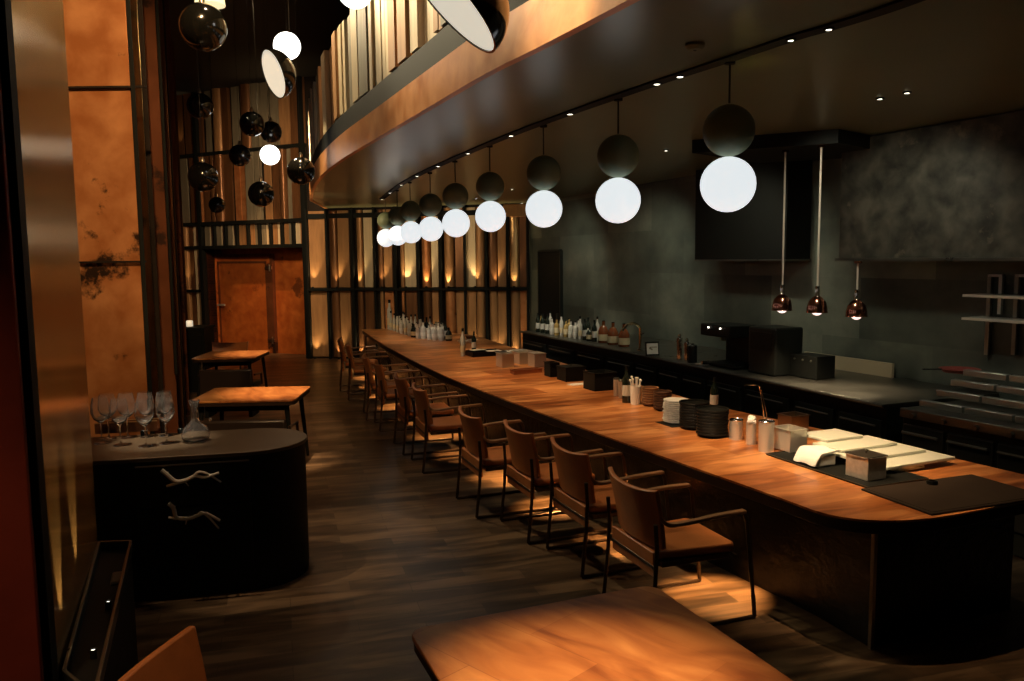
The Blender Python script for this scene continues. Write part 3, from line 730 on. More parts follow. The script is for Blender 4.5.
hallball(270, 155, 9.6, 10.5, 'small white glowing ball pendant among the black balls', M_globew, 'white ball pendants in the hall', 'white_ball_pendant')
hallball(287, 46, 13, 7.6, 'white glowing ball pendant above the tilted dish', M_globew, 'white ball pendants in the hall', 'white_ball_pendant')
hallball(355, -10, 17, 5.2, 'white glowing ball pendant cut off by the top edge', M_globew, 'white ball pendants in the hall', 'white_ball_pendant')
def dish(px, py, r, Y, axis, label, depth=1.0):
    """black half-ball shade, open lit mouth facing axis"""
    c = atY(px, py, Y); ax = Vector(axis).normalized(); q = ax.to_track_quat('Z', 'Y').to_matrix()
    t = thing('dish_pendant', label, 'pendant lamp', (c.x, c.y, HI), 0, 'tilted dish pendants in the hall'); z = c.z-HI
    out = [(max(1e-5, r*math.sin(a)), -r*math.cos(a)*depth) for a in [PI/2*k/12 for k in range(13)]]
    MB().lathe(out+[(r*.97, 0)]+[(max(1e-5, r*.96*math.sin(a)), -r*.96*math.cos(a)*depth) for a in [PI/2*k/12 for k in range(12, -1, -1)]], (0, 0, z), 36, M=q).build('shade', M_gloss, t)
    MB().lathe([(r*.978, -.006), (r*.4, -.02), (1e-5, -.022)], (0, 0, z), 36, M=q).build('diffuser', M_dish, t)
    top = Vector((0, 0, z))-ax*r*depth*.9; MB().tube([(top.x, top.y, top.z), (top.x, top.y, 0)], .0025, 6).build('cord', M_cord, t)
    return c
dish(273, 74, .175, 6.0, (-.76, -.56, -.34), 'tilted dish pendant with a bright oval mouth, below the white ball', .9)
dish(449, 2, .29, 3.75, (-.70, -.10, -.70), 'largest tilted dish pendant, at the top edge before the copper fascia', .85)
hallball(203, 27, 22.5, 5.6, 'largest gloss black ball pendant, at the top left of the hall')
c = atY(210, 2, 5.75); t = thing('bulb_pendant', 'white and yellow glowing shade just above the largest black ball', 'pendant lamp', (c.x, c.y, HI))
MB().lathe([(.10, -.02), (.085, .10), (.05, .16), (.02, .18)], (0, 0, c.z-HI), 18).build('lamp_shade', mat('shade_glow', (.9, .8, .5), .5, emit=1.0, ecol=(1, .86, .5)), t)
MB().tube([(0, 0, c.z-HI+.17), (0, 0, 0)], .005, 6).build('cord', M_cord, t)

# ------------------------------------------------------------ kitchen side
kh = .90
fl = [at(x, y, kh) for x, y in ((521, 331), (570, 340.5), (627, 351), (670, 360), (714, 369), (800, 387), (884, 404.5))]
kd = [p for p in fl]
def to_wall(p):
    d_ = Vector((.93, .36, 0)); best = None
    for a, b in zip(KW[:-1], KW[1:]):
        e = b-a; den = d_.x*e.y-d_.y*e.x; t = ((a.x-p.x)*e.y-(a.y-p.y)*e.x)/den; s_ = ((a.x-p.x)*d_.y-(a.y-p.y)*d_.x)/den
        if -.1 <= s_ <= 1.1 and t > 0 and (best is None or t < best): best = t
    return p+d_*((best or 1)-.01)
bk = [to_wall(p) for p in fl]
kc = thing('back_counter', 'long dark steel-topped back counter along the kitchen wall', 'counter')
MB().prism([p[:2] for p in fl]+[p[:2] for p in bk[::-1]], kh-.03, kh).build('worktop', M_steeld, kc, bevel=.003)
fi = [p+Vector((.93, .36, 0))*.03 for p in fl]
MB().prism([p[:2] for p in fi]+[p[:2] for p in bk[::-1]], .08, kh-.03).build('body', M_kit, kc)
# under counter doors
seg = [(521, 627, 5), (627, 714, 3), (714, 884, 3)]
def lerp_front(s):   # s 0..1 along fl
    n = len(fl)-1; i = min(n-1, int(s*n)); return fl[i].lerp(fl[i+1], s*n-i)
for k in range(11):
    a = lerp_front(k/11+.006); b = lerp_front((k+1)/11-.006); v = b-a; w = v.length; m_ = (a+b)/2; rz = math.atan2(v.y, v.x)
    o = MB().box((0, 0, 0), (w, .03, .58)).build('door', mat('fridge_door', (.030, .034, .029), .3, metal=.6, var=.15) if k > 6 else M_kit, kc, bevel=.004, loc=(m_.x+.02, m_.y+.005, .47), rz=rz)
    MB().tube([(-w*.42, -.035, .245), (w*.42, -.035, .245)], .008, 6).build('handle', M_steeld, o)
MB().tube([p+Vector((-.01, -.004, -.012)) for p in fl], .012, 6).build('front_rail', M_steel if False else mat('rail_steel', (.22, .21, .18), .3, metal=1), kc)
# backsplash
a = isect(805, 360, KW[1]-Vector((.06, .02, 0)), KW[2]-Vector((.06, .02, 0))); b = isect(893, 372, KW[1]-Vector((.06, .02, 0)), KW[2]-Vector((.06, .02, 0)))
v = b-a; o = MB().box((0, 0, 0), (v.xy.length, .03, .14)).build('backsplash', mat('warm_steel', (.62, .52, .34), .4, metal=.3, rvar=.08), None, loc=((a.x+b.x)/2, (a.y+b.y)/2, kh+.07), rz=math.atan2(v.y, v.x)); o.name = 'trim_13'; o['kind'] = 'structure'
# cooking range
r0 = fl[-1]+Vector((.05, -.12, 0)); r1 = at(1110, 446, kh)
v = (r1-r0); w = v.length; rz = math.atan2(v.y, v.x); m_ = (r0+r1)/2+Vector((.93, .36, 0))*.42
rg_ = thing('cooking_range', 'dark steel cooking range with stepped steel rails under the wall shelf', 'stove', (m_.x, m_.y, 0), rz)
MB().box((0, 0, .44), (w, .80, .86)).build('body', M_kit, rg_, bevel=.008)
MB().box((0, -.41, .87), (w, .06, .07)).build('front_rail', mat('range_rail', (.16, .16, .14), .35, metal=.9), rg_, bevel=.006)
MB().box((0, 0, .885), (w, .78, .03)).build('cooktop', M_steeld, rg_)
for k in range(4):
    x0 = -w/2+w*(k+.5)/4
    o = MB().box((x0, -.405, .48), (w/4-.03, .03, .60)).build('oven_door', mat('oven_door', (.03, .032, .03), .35, metal=.5), rg_, bevel=.01)
    MB().tube([(x0-w/10, -.45, .72), (x0+w/10, -.45, .72)], .012, 8).build('handle', M_steeld, o)
for k, (yy_, zz) in enumerate(((-.20, .935), (.0, 1.0), (.17, 1.07), (.32, 1.14))):
    for j in range(4):
        x0 = -w/2+w*(j+.5)/4; MB().box((x0, yy_, zz-.01), (w/4-.02, .06, .05)).build('grate_bar', mat('grate_steel', (.38, .40, .37), .35, metal=.9), rg_, bevel=.005)
for j in range(6): MB().lathe([(.022, 0), (.02, .03), (1e-5, .03)], (0, 0, 0), 12, M=Matrix.Rotation(PI/2, 3, 'X')).build('knob', M_steeld, rg_, loc=(-w/2+w*(j+.5)/6, -.44, .86))
# hoods
def hoodbox(name, x0, x1, ztop, m, label, dep=.55, zb=2.04, both=True):
    A1 = KW[1]; B1 = KW[2]; A1b = KW[0]; t = (B1-A1).normalized(); n_ = Vector((-t.y, t.x, 0))*-1
    if n_.x > 0: n_ = -n_
    a = isect(x0, 262, A1+n_*dep, B1+n_*dep); b = isect(x1, 262, A1+n_*dep, B1+n_*dep)
    o = thing(name, label, 'hood', (a.x, a.y, 0), math.atan2(t.y, t.x)); w = (b-a).length
    return o, w, a, b, n_, t
o, w, a, b, n_, t = hoodbox('extractor_hood', 837, 1130, CEIL, M_hood, 'large mottled grey metal extractor hood over the cooking range')
MB().box((w/2, dep*.35+.02, (2.06+CEIL-.01)/2), (w, .52, CEIL-.01-2.06)).build('shell', M_hood, o, bevel=.004)
MB().box((w/2, .25, 2.05), (w+.02, .54, .03)).build('lower_rim', M_steeld, o)
KA = (KW[0], KW[1]); t0 = (KW[1]-KW[0]).normalized(); nn = Vector((t0.y, -t0.x, 0)); nn = -nn if nn.x > 0 else nn
def blackbox(x0, x1, off, z0, z1, label, nm):
    a = isect(x0, 262, KW[0]+nn*off, KW[1]+nn*off); b = isect(x1, 262, KW[0]+nn*off, KW[1]+nn*off); w = (b-a).length
    o = thing(nm, label, 'duct', (a.x, a.y, 0), math.atan2(t0.y, t0.x)); MB().box((w/2, off/2, (z0+z1)/2), (w, off-.02, z1-z0)).build('shell', M_matte, o, bevel=.004)
    MB().box((w/2, off/2, z0+.005), (w+.02, off-.01, .02)).build('lower_rim', M_steeld, o)
blackbox(694, 785, .35, 2.04, CEIL-.005, 'flat black duct box hanging on the kitchen wall behind the nearest globe', 'duct_box')
# heat lamps
mb = MB(); f1 = at(692, 153, 3.06); f2 = at(838, 143, 3.06); g1 = isect(692, 153, KW[0], KW[1]); g2 = isect(838, 143, KW[1]+(KW[0]-KW[1])*.02, KW[1]+(KW[1]-KW[0])*.05)
mb.prism([f1[:2], f2[:2], (f2.x+1.0, f2.y+.9), (f1.x+.9, f1.y+.9)], 3.06, CEIL); struct(mb, 'ceiling_soffit', M_matte)
for (x, y, Y, top, nm) in ((782, 305, 7.6, 3.06, 'leftmost'), (817, 307, 7.3, 3.06, 'middle'), (856.5, 311, 7.15, 2.04, 'rightmost, hanging from the hood')):
    c = atY(x, y, Y)
    t = thing('heat_lamp', 'small copper heat lamp on a pale cord, %s of three' % nm, 'heat lamp', (c.x, c.y, top), 0, 'heat lamps over the back counter'); z = c.z-top
    MB().tube([(0, 0, 0), (0, 0, z+.15)], .009, 8).build('cord', mat('pale_cord', (.55, .50, .42), .4), t)
    MB().lathe([(.035, -.02), (.03, 0)], n=14).build('ceiling_cap', M_coppl, t)
    MB().lathe([(.014, .19), (.02, .185), (.022, .11), (.028, .10), (.024, .09)], (0, 0, z), 16).build('socket', M_chrome, t)
    MB().lathe([(.02, .10), (.045, .085), (.075, .05), (.088, .0), (.092, -.045), (.096, -.05), (.090, -.05), (.084, 0), (.07, .045), (.04, .08), (.02, .095)], (0, 0, z), 24, close=True).build('lamp_shade', M_coppl, t)
    MB().sphere((0, 0, z-.025), .052, 16).build('bulb', M_heat, t)
    spot((c.x, c.y, c.z-.09), (c.x+.1, c.y, 0), 45, 100, (1, .72, .45), .8, .03)
# wall shelf
def kwp(px, py, off): return isect(px, py, KW[1]+n_*off, KW[2]+n_*off)
t = (KW[2]-KW[1]).normalized(); ang_k = math.atan2(t.y, t.x)
a = kwp(963, 280, .30); b = kwp(1075, 283, .30)
ws = thing('wall_shelf', 'steel wall rack with two bright horizontal rails at right', 'shelf', (a.x, a.y, 0), ang_k)
def wsl(p): v = p-a; return Vector((v.dot(t), -v.dot(n_), p.z))
for yy_ in (295.5, 318.5):
    p = wsl(kwp(963, yy_, .30)); w = (b-a).length
    MB().box((w/2, .13, p.z), (w, .26, .022)).build('shelf_board', M_steel, ws, bevel=.003)
for xx in (968, 995):
    p = wsl(kwp(xx, 300, .30)); z1 = wsl(kwp(xx, 275, .3)).z; z0 = wsl(kwp(xx, 357, .3)).z
    MB().box((p.x, .27, (z0+z1)/2), (.035, .03, z1-z0)).build('upright', mat('upright_steel', (.28, .28, .24), .35, metal=.9), ws)
    MB().box((p.x+.05, .27, z1-.01), (.12, .03, .02)).box((p.x+.10, .27, z1-.17), (.03, .03, .33)).build('bracket', M_steel, ws)
p = kwp(960, 364, .25); d_ = thing('enamel_pan', 'dark red shallow pan on the cooking range below the shelf', 'pan', (p.x, p.y, 1.075-.0))
MB().lathe([(1e-5, 0), (.13, 0), (.165, .03), (.16, .03), (.125, .006), (1e-5, .006)], n=24).build('pan_body', M_red, d_); MB().box((-.24, 0, .028), (.17, .022, .008)).build('handle', M_black, d_)

# ------------------------------------------------------------ bottles
def bottle_proto(nm, prof, m, lab_m=None, lz=(.06, .14), rl=.036, capm=M_matte, group='', label=''):
    t = thing(nm, label, 'bottle', (0, 0, -5), 0, group)
    MB().lathe(prof, n=16).build('bottle_body', m, t)
    top = prof[-1][1]; MB().lathe([(.014, top-.03), (.0145, top+.008), (1e-5, top+.009)], n=12).build('cap', capm, t)
    if lab_m: MB().lathe([(rl+.0008, lz[0]), (rl+.0008, lz[1])], n=16).build('bottle_label', lab_m, t)
    return t
wine = [(1e-5, 0), (.036, 0), (.037, .01), (.037, .19), (.030, .215), (.014, .245), (.013, .30)]
spir = [(1e-5, 0), (.040, 0), (.042, .01), (.042, .15), (.036, .175), (.015, .19), (.014, .25)]
squat = [(1e-5, 0), (.050, 0), (.052, .01), (.050, .11), (.030, .15), (.015, .16), (.015, .20)]
slim = [(1e-5, 0), (.028, 0), (.029, .01), (.029, .22), (.013, .26), (.012, .33)]
kinds = [('wine_bottle', wine, M_bgreen, M_labelw, (.06, .15), .037), ('spirit_bottle', spir, M_bgold, M_label, (.04, .12), .042), ('clear_bottle', spir, M_bclear, M_labelw, (.05, .10), .042),
         ('slim_bottle', slim, M_bclear, M_label, (.05, .13), .029), ('dark_bottle', squat, M_bgreen, M_label, (.03, .09), .051), ('amber_bottle', squat, M_amber, M_label, (.02, .08), .0515)]
P = {}
for k in kinds: P[k[0]] = bottle_proto(k[0], *k[1:])
def put(kind, p, label, group, s=1.0):
    src = P[kind]
    if src.location.z < -4: src.location = p; src['label'] = label; src['group'] = group; src.scale = (s,)*3; return src
    c = copy_tree(src); c.location = p; c['label'] = label; c['group'] = group; c.scale = (s,)*3; return c
r2 = random.Random(11)
desc = {'wine_bottle': 'dark wine bottle with a pale label', 'spirit_bottle': 'golden spirit bottle with a cream label', 'clear_bottle': 'clear spirit bottle with a pale label', 'slim_bottle': 'slim pale bottle with a cream label', 'dark_bottle': 'squat dark bottle with a cream label', 'amber_bottle': 'large amber bottle with a cream label'}
x = 539; row = ['wine_bottle', 'wine_bottle', 'wine_bottle', 'clear_bottle', 'spirit_bottle', 'slim_bottle', 'spirit_bottle', 'clear_bottle', 'clear_bottle', 'slim_bottle', 'wine_bottle', 'dark_bottle', 'wine_bottle']
x = 538.0
for i, kd_ in enumerate(row):
    y = 333.5+(x-538)*.185+r2.uniform(-.5, 1)
    y = 332.0+(x-538)*.17
    p = at(x, y, kh); put(kd_, p, desc[kd_]+' on the back counter', 'bottles on the back counter'); 
    if i % 2 == 0:
        p = at(x+3.0, y-2.0, kh); k2 = r2.choice(['wine_bottle', 'dark_bottle', 'clear_bottle', 'slim_bottle', 'spirit_bottle']); put(k2, p, desc[k2]+' on the back counter', 'bottles on the back counter')
    x += 4.7
for i, (x, y, s_) in enumerate(((603.5, 342.5, 1.5), (613, 344.5, 1.5), (624, 346.5, 1.5))):
    put('amber_bottle', at(x, y, kh), 'large amber bottle with a cream label, %s of three' % ['left', 'middle', 'right'][i], 'large amber bottles on the back counter', s_)
# far end of the counter: glassware and bottles
tray_pts = [(388, 329.6), (397, 332.6), (408, 336.3), (420, 339.3), (436, 341.0), (456, 341.6)]
far = []
for row_ in range(3):
    for k in range(14-row_):
        s_ = (k+.35*row_)/14*(len(tray_pts)-1); i = min(len(tray_pts)-2, int(s_)); f = s_-i
        x = tray_pts[i][0]*(1-f)+tray_pts[i+1][0]*f+row_*1.5; y = tray_pts[i][1]*(1-f)+tray_pts[i+1][1]*f-.6-1.3*row_
        far.append((x, y, r2.choice(['clear_bottle', 'clear_bottle', 'slim_bottle', 'wine_bottle', 'dark_bottle'] if x > 410 else ['clear_bottle', 'clear_bottle', 'slim_bottle'])))
def inside(p, pg):
    c_ = False
    for i in range(len(pg)):
        a, b = pg[i], pg[i-1]
        if (a.y > p.y) != (b.y > p.y) and p.x < (b.x-a.x)*(p.y-a.y)/(b.y-a.y)+a.x: c_ = not c_
    return c_
far = [f for f in far if inside(at(f[0], f[1], ch), poly) and inside(at(f[0]+1.5, f[1]-1, ch), poly)]
for x, y, k2 in far: put(k2, at(x, y, ch), desc[k2]+' in the cluster at the far counter end', 'bottles at the far end of the counter', r2.uniform(.98, 1.18))
put('slim_bottle', at(390, 329.2, ch), 'tallest pale bottle at the far left of the bottle cluster', 'bottles at the far end of the counter', 1.7)
put('slim_bottle', at(463, 356, ch), 'pale slim bottle standing at the left of the black tray', None, 1.15); put('wine_bottle', at(474, 351.5, ch), 'dark bottle behind the black tray on the counter', None, .95)
put('wine_bottle', at(626.5, 402.5, ch), 'dark bottle beside the white utensil cup on the counter', None, 1.12)
put('wine_bottle', at(714, 410.5, ch), 'dark bottle with a pale label behind the black bowls', None, .95)

# ------------------------------------------------------------ things on the counter
def T(nm, label, cat, px, py, rz=A0, z=ch, group=None): p = at(px, py, z); return thing(nm, label, cat, (p.x, p.y, z), rz, group)
def pan(nm, label, cat, px, py, w, d, h, m=M_steel, rz=A0, lid=None, group=None, th=.006, rimm=None, z=ch):
    t = T(nm, label, cat, px, py, rz, z, group); b = MB(); b.box((0, 0, th/2), (w, d, th))
    for s in (-1, 1): b.box((s*(w/2-th/2), 0, h/2), (th, d, h)); b.box((0, s*(d/2-th/2), h/2), (w, th, h))
    b.build('box_body', m, t, bevel=.002)
    r_ = MB()
    for s in (-1, 1): r_.box((s*w/2, 0, h), (.014, d+.014, .005)); r_.box((0, s*d/2, h), (w+.014, .014, .005))
    r_.build('rim', rimm or m, t)
    if lid: 
        MB().box((0, 0, h+.005), (w+.01, d+.01, .008)).build('lid', lid, t, bevel=.002); MB().lathe([(.006, h+.008), (.006, h+.02), (.013, h+.03), (1e-5, h+.036)], n=12).build('knob', M_chrome, t)
    return t
# black tray with papers
t = pan('serving_tray', 'black tray with pale papers on the counter beside a slim bottle', 'tray', 485, 355, .50, .34, .06, M_black)
for k, (dx_, dy_, rz_) in enumerate(((-.10, .05, .25), (.13, -.08, -.1))):
    p = t.location; a_ = thing('paper_menu', ['pale folded paper lying on the left of the black tray', 'pale folded paper lying on the right of the black tray'][k], 'paper', (p.x+dx_, p.y+dy_, ch+.064), A0+rz_, 'papers on the black tray')
    MB().box((0, 0, .003), (.21, .12, .005)).box((.0, .01, .0075), (.16, .09, .004), .1).build('sheet', M_labelw, a_)
t = T('serving_slab', 'flat pale stone slab right of the black tray', 'tray', 512, 352.5); MB().box((0, 0, .012), (.55, .26, .02)).build('slab', mat('grey_stone', (.33, .31, .25), .5), t, bevel=.004); MB().box((.05, 0, .027), (.36, .18, .010), .1).build('napkin', M_labelw, t, bevel=.002)
pan('steel_container', 'open stainless container, left of the small steel group on the counter', 'container', 505, 366.5, .16, .20, .17, M_steel, group='steel containers on the counter')
pan('steel_container', 'open stainless container at the back of the small steel group', 'container', 524, 363, .24, .24, .15, M_steel, group='steel containers on the counter')
pan('steel_container', 'stainless container with a lid, right of the small steel group', 'container', 537, 366, .16, .2, .16, M_steel, lid=M_steel, group='steel containers on the counter')
pan('copper_box', 'low copper-coloured box in front of the small steel containers', 'box', 526, 373, .36, .12, .05, mat('copper_box', (.42, .2, .11), .35, metal=.7))
def lath(nm, label, cat, px, py, prof, m, part='body', group=None, z=ch, n=28, extra=None):
    t = T(nm, label, cat, px, py, A0, z, group); MB().lathe(prof, n=n).build(part, m, t)
    if extra: MB().lathe(extra[0], n=n).build(extra[1], extra[2], t)
    return t
pan('black_crate', 'black ribbed crate of cutlery on the counter, left of the black boxes', 'crate', 552, 376, .12, .16, .16, M_matte)
pan('black_box', 'black lidded box between the crate and the open napkin box', 'box', 571, 380, .24, .22, .15, M_matte, lid=M_matte)
t = T('paper_sheet', 'white paper lying at the foot of the black lidded box', 'paper', 578, 384.5); MB().box((0, 0, .004), (.20, .12, .006)).build('sheet', M_white, t)
# open napkin holder
t = pan('napkin_box', 'black open box with white napkins seen through its arched side', 'box', 600, 389, .26, .24, .18, M_matte)
MB().box((0, 0, .04), (.21, .19, .06)).build('napkins', M_white, t, bevel=.01)
for k, (x, y) in enumerate(((616.5, 395.5), (621.5, 397.5))):
    lath('steel_canister', ['slim steel canister farther from the white utensil cup', 'slim steel canister nearer the white utensil cup'][k], 'canister', x, y, [(1e-5, 0), (.030, 0), (.030, .17), (1e-5, .172)], M_steel, group='slim steel canisters', extra=([(.0305, .16), (.0315, .168), (.026, .176), (1e-5, .177)], 'lid', M_steeld))
t = lath('utensil_cup', 'white cup full of white utensils on the counter', 'cup', 635.5, 404, [(1e-5, 0), (.034, 0), (.040, .13), (.037, .13), (.031, .006), (1e-5, .006)], M_white, 'cup_body')
u_ = MB()
for k in range(7):
    a = k*.9; u_.tube([(.015*math.cos(a), .015*math.sin(a), .02), (.036*math.cos(a), .036*math.sin(a), .165+.01*(k % 3))], .004, 6); u_.sphere((.038*math.cos(a), .038*math.sin(a), .17+.01*(k % 3)), .009, 8)
u_.build('utensils', M_white, t); t.scale = (1.3,)*3
def stack(nm, lab, cat, px, py, n, r, h, m, rimm, grp, part='bowl_body', jit=.003, plate=False):
    p = at(px, py, ch); base = None; rr = random.Random(px)
    for k in range(n):
        lb = lab+(', topmost of its stack' if k == n-1 else (', lowest of its stack' if k == 0 else ', within the stack'))
        if base is None:
            t = thing(nm, lb, cat, p+Vector((0, 0, .003 if plate else 0)), 0, grp)
            if plate: pr = [(1e-5, 0), (r*.6, 0), (r, h*.9), (r, h), (r*.97, h), (r*.6, h*.35), (1e-5, h*.3)]
            else: pr = [(1e-5, 0), (r*.55, 0), (r*.8, h*.45), (r, h), (r, h*1.6), (r*.95, h*1.6), (r*.93, h), (r*.5, h*.5), (1e-5, h*.5)]
            MB().lathe(pr, n=32).build(part, m, t)
            zr = pr[3][1] if plate else h*1.6
            MB().lathe([(r*1.0, zr-.002), (r*1.012, zr), (r*1.0, zr+.002), (r*.96, zr)], n=32, close=True).build('rim', rimm, t); base = t
        else: t = dup(base, (p.x+rr.uniform(-jit, jit), p.y+rr.uniform(-jit, jit), ch+k*h+(.003 if plate else 0)), label=lb)
stack('wooden_bowl', 'brown wooden bowl in the pale-rimmed pile by the utensil cup', 'bowl', 650, 405.5, 7, .075, .022, M_bowl, M_bowlt, 'brown bowls in the left pile')
stack('wooden_bowl', 'dark brown bowl in the pile behind the white plates', 'bowl', 662.5, 410, 7, .080, .022, mat('dark_brown_bowl', (.055, .028, .016), .5), M_bowl, 'brown bowls in the right pile')
stack('dinner_plate', 'white plate in the pile left of the black bowls', 'plate', 676, 422.5, 12, .105, .0155, M_white, M_white, 'white plates', 'plate_body', .006, True)
t = T('plate_mat', 'thin dark board under the white plates', 'board', 676, 423.5); MB().box((0, 0, .0015), (.24, .24, .003)).build('board', M_matte, t)
stack('black_bowl', 'gloss black bowl in the left black pile', 'bowl', 694, 428, 9, .115, .022, M_black, M_black, 'black bowls in the left pile')
stack('black_bowl', 'gloss black bowl in the right black pile beside the steel cans', 'bowl', 712, 436, 9, .118, .022, M_black, M_black, 'black bowls in the right pile')
lath('steel_can', 'short steel can right of the black bowls', 'can', 736, 439, [(1e-5, 0), (.048, 0), (.048, .145), (.044, .145), (.044, .01), (1e-5, .01)], M_steel, group=None, extra=([(.048, .14), (.051, .145), (.048, .15), (.044, .145)], 'rim', M_chrome))
t = lath('steel_jar', 'steel jar with a crumpled cloth between the short can and the tall can', 'jar', 751, 444, [(1e-5, 0), (.036, 0), (.036, .16), (.032, .16), (.030, .01), (1e-5, .01)], M_steel)
cl = MB(); rr = random.Random(5)
for k in range(7): cl.sphere((rr.uniform(-.02, .02), rr.uniform(-.02, .02), .16+rr.uniform(0, .035)), rr.uniform(.016, .026), 8)
cl.build('cloth', M_cloth, t)
t = lath('tall_can', 'tall steel can holding long tongs on the counter', 'can', 766, 451, [(1e-5, 0), (.052, 0), (.052, .21), (.048, .21), (.048, .01), (1e-5, .01)], M_steel, extra=([(.052, .205), (.056, .21), (.052, .215), (.048, .21)], 'rim', M_chrome))
p = t.location; g_ = thing('kitchen_tongs', 'thin chrome tongs standing in the tall steel can', 'tongs', (p.x, p.y, ch+.012), A0)
MB().tube(catmull([(-.005, .01, 0), (-.02, .01, .25), (-.05, .015, .42), (-.08, .02, .455), (-.17, .03, .455)], 4), .005, 7).build('arm', M_chrome, g_); MB().tube([(.012, -.01, 0), (.0, .0, .25), (-.04, .012, .42)], .005, 7).build('arm', M_chrome, g_)
# prep tray with pans and boards
pa_, pb_ = at(766, 455, ch), at(868, 489, ch); e_ = (pa_-pb_); ex_ = Vector((e_.y, -e_.x, 0)).normalized(); cc = (pa_+pb_)/2+ex_*.235
t = thing('prep_tray', 'thin dark tray under the steel pans and cream boards', 'tray', (cc.x, cc.y, ch), math.atan2(ex_.y, ex_.x)); MB().box((0, 0, .004), (.47, e_.length, .007)).build('tray_body', M_matte, t, bevel=.002)
hx_, hy_ = .235, e_.length/2; MB().tube([(-hx_, -hy_, .01), (hx_, -hy_, .01), (hx_, hy_, .01), (-hx_, hy_, .01), (-hx_, -hy_, .01)], .004, 6).build('rim', M_steeld, t)
pan('steel_pan', 'open stainless pan right of the tall can, nearer of two', 'pan', 789, 449, .15, .18, .15, M_steel, group='steel pans on the prep tray', z=ch+.009)
pan('steel_pan', 'copper-tinted stainless pan behind the nearer open pan', 'pan', 793, 431, .17, .15, .13, M_hinge, group='steel pans on the prep tray', z=ch+.009)
tl_ = [('farthest of the overlapping row', 849, 433, .33), ('second of the overlapping row', 882, 440, .50), ('third of the overlapping row', 910, 447, .60), ('nearest of the overlapping row', 938, 454, .60)]
for k, (nm, x, y, w) in enumerate(tl_):
    zz = ch+.108-.021*k; p = at(x, y, zz)-pdir*(w/2); t = thing('cutting_board', 'cream cutting board, '+nm, 'cutting board', (p.x, p.y, zz), A0, 'cream cutting boards')
    MB().box((0, 0, 0), (w, .25, .020)).build('board', M_board, t, bevel=.004)
for k in range(2):
    p = at(905, 470, ch); t = thing('cream_block', ['lower', 'upper'][k]+' cream block of two under the nearest cutting board', 'block', (p.x, p.y, ch+.0105+k*.0125), A0+R(4*k), 'cream blocks')
    MB().box((0, 0, .006), (.24, .09, .012)).build('block', M_board, t, bevel=.003)
p = at(816, 465, ch); t = thing('folded_cloth', 'bright white folded cloth left of the near steel box', 'cloth', (p.x, p.y, ch+.011), A0)
def clf(u, v):
    x = (u-.5)*.20; y = (v-.5)*.19; z = .088-.07*max(0, (.28-u)/.28)**1.3-.008*math.sin(v*9+u*5)*.6
    return (x, y, z), (0, 0, 1)
MB().grid(clf, 12, 12, .012).build('cloth_top', M_cloth, t); MB().box((.01, 0, .035), (.15, .17, .075)).build('cloth_fold', M_cloth, t, bevel=.012)
pan('steel_box', 'stainless box with a dark lid and small pale knob, beside the white cloth', 'box', 865.5, 476.5, .15, .17, .135, mat('box_steel', (.50, .50, .47), .4, metal=.6, var=.15, nscale=30), lid=mat('lid_dark', (.10, .09, .07), .35, metal=.8), z=ch+.009)
L_ = at(861, 490.5, ch); N_ = at(932, 516, ch); e = (L_-N_); ln = e.length; px_ = Vector((e.y, -e.x, 0)).normalized(); c = N_+e*.5+px_*.42
t = thing('leather_mat', 'dark brown leather mat at the near end of the counter', 'mat', (c.x, c.y, ch+.0005), math.atan2(px_.y, px_.x))
MB().box((0, 0, .006), (.84, ln, .012)).build('mat_body', M_mat, t, bevel=.004); MB().box((0, 0, .013), (.80, ln-.04, .002)).build('inlay', mat('mat_inlay', (.026, .018, .012), .7, var=.15, spec=.2), t)
p = at(932, 484, ch+.014); t = thing('tape_ring', 'small dark ring with a pale top lying on the leather mat', 'ring', (p.x, p.y, ch+.0145))
MB().lathe([(.018, 0), (.030, 0), (.031, .02), (.018, .02)], n=24, close=True).build('ring_body', M_black, t); MB().lathe([(.019, .0205), (.029, .0215), (.019, .022)], n=24, close=True).build('ring_top', M_chrome, t)
for k in range(3):
    x, y = ((463, 343.8), (472, 342.6), (470, 338.6))[k]
    lath('small_bowl', ['small pale bowl at the right foot of the bottle cluster', 'small pale bowl right of its twin by the bottle cluster', 'dark bowl behind the two small pale bowls'][k], 'bowl', x, y, [(1e-5, 0), (.05, 0), (.09, .05), (.085, .05), (.05, .008), (1e-5, .008)], M_white if k < 2 else M_bowl)

# back counter items
t = T('beer_tap', 'brass arched tap right of the large amber bottles on the back counter', 'tap', 640, 351, A0, kh)
MB().tube(catmull([(0, 0, 0), (0, 0, .26), (-.02, 0, .32), (-.10, 0, .36), (-.20, 0, .34), (-.26, 0, .27)][::1], 5), .017, 10).build('spout', mat('tap_brass', (.72, .60, .38), .2, metal=1), t)
MB().lathe([(.04, 0), (.04, .02), (.022, .03)], n=16).build('flange', M_chrome, t); MB().tube([(0, 0, .2), (.0, -.09, .24)], .009, 8).build('tap_lever', M_chrome, t)
t = T('framed_card', 'small framed card leaning on the back counter', 'sign', 652, 356, R(10), kh); MB().box((0, 0, .09), (.17, .02, .17), rx=R(-8)).build('frame', M_black, t); MB().box((0, -.012, .09), (.14, .006, .13), rx=R(-8)).build('card', M_labelw, t)
MB().box((.01, -.0165, .11), (.09, .002, .012), rx=R(-8)).box((-.01, -.0155, .085), (.07, .002, .02), rx=R(-8), ry=.5).build('print', M_olive, t)
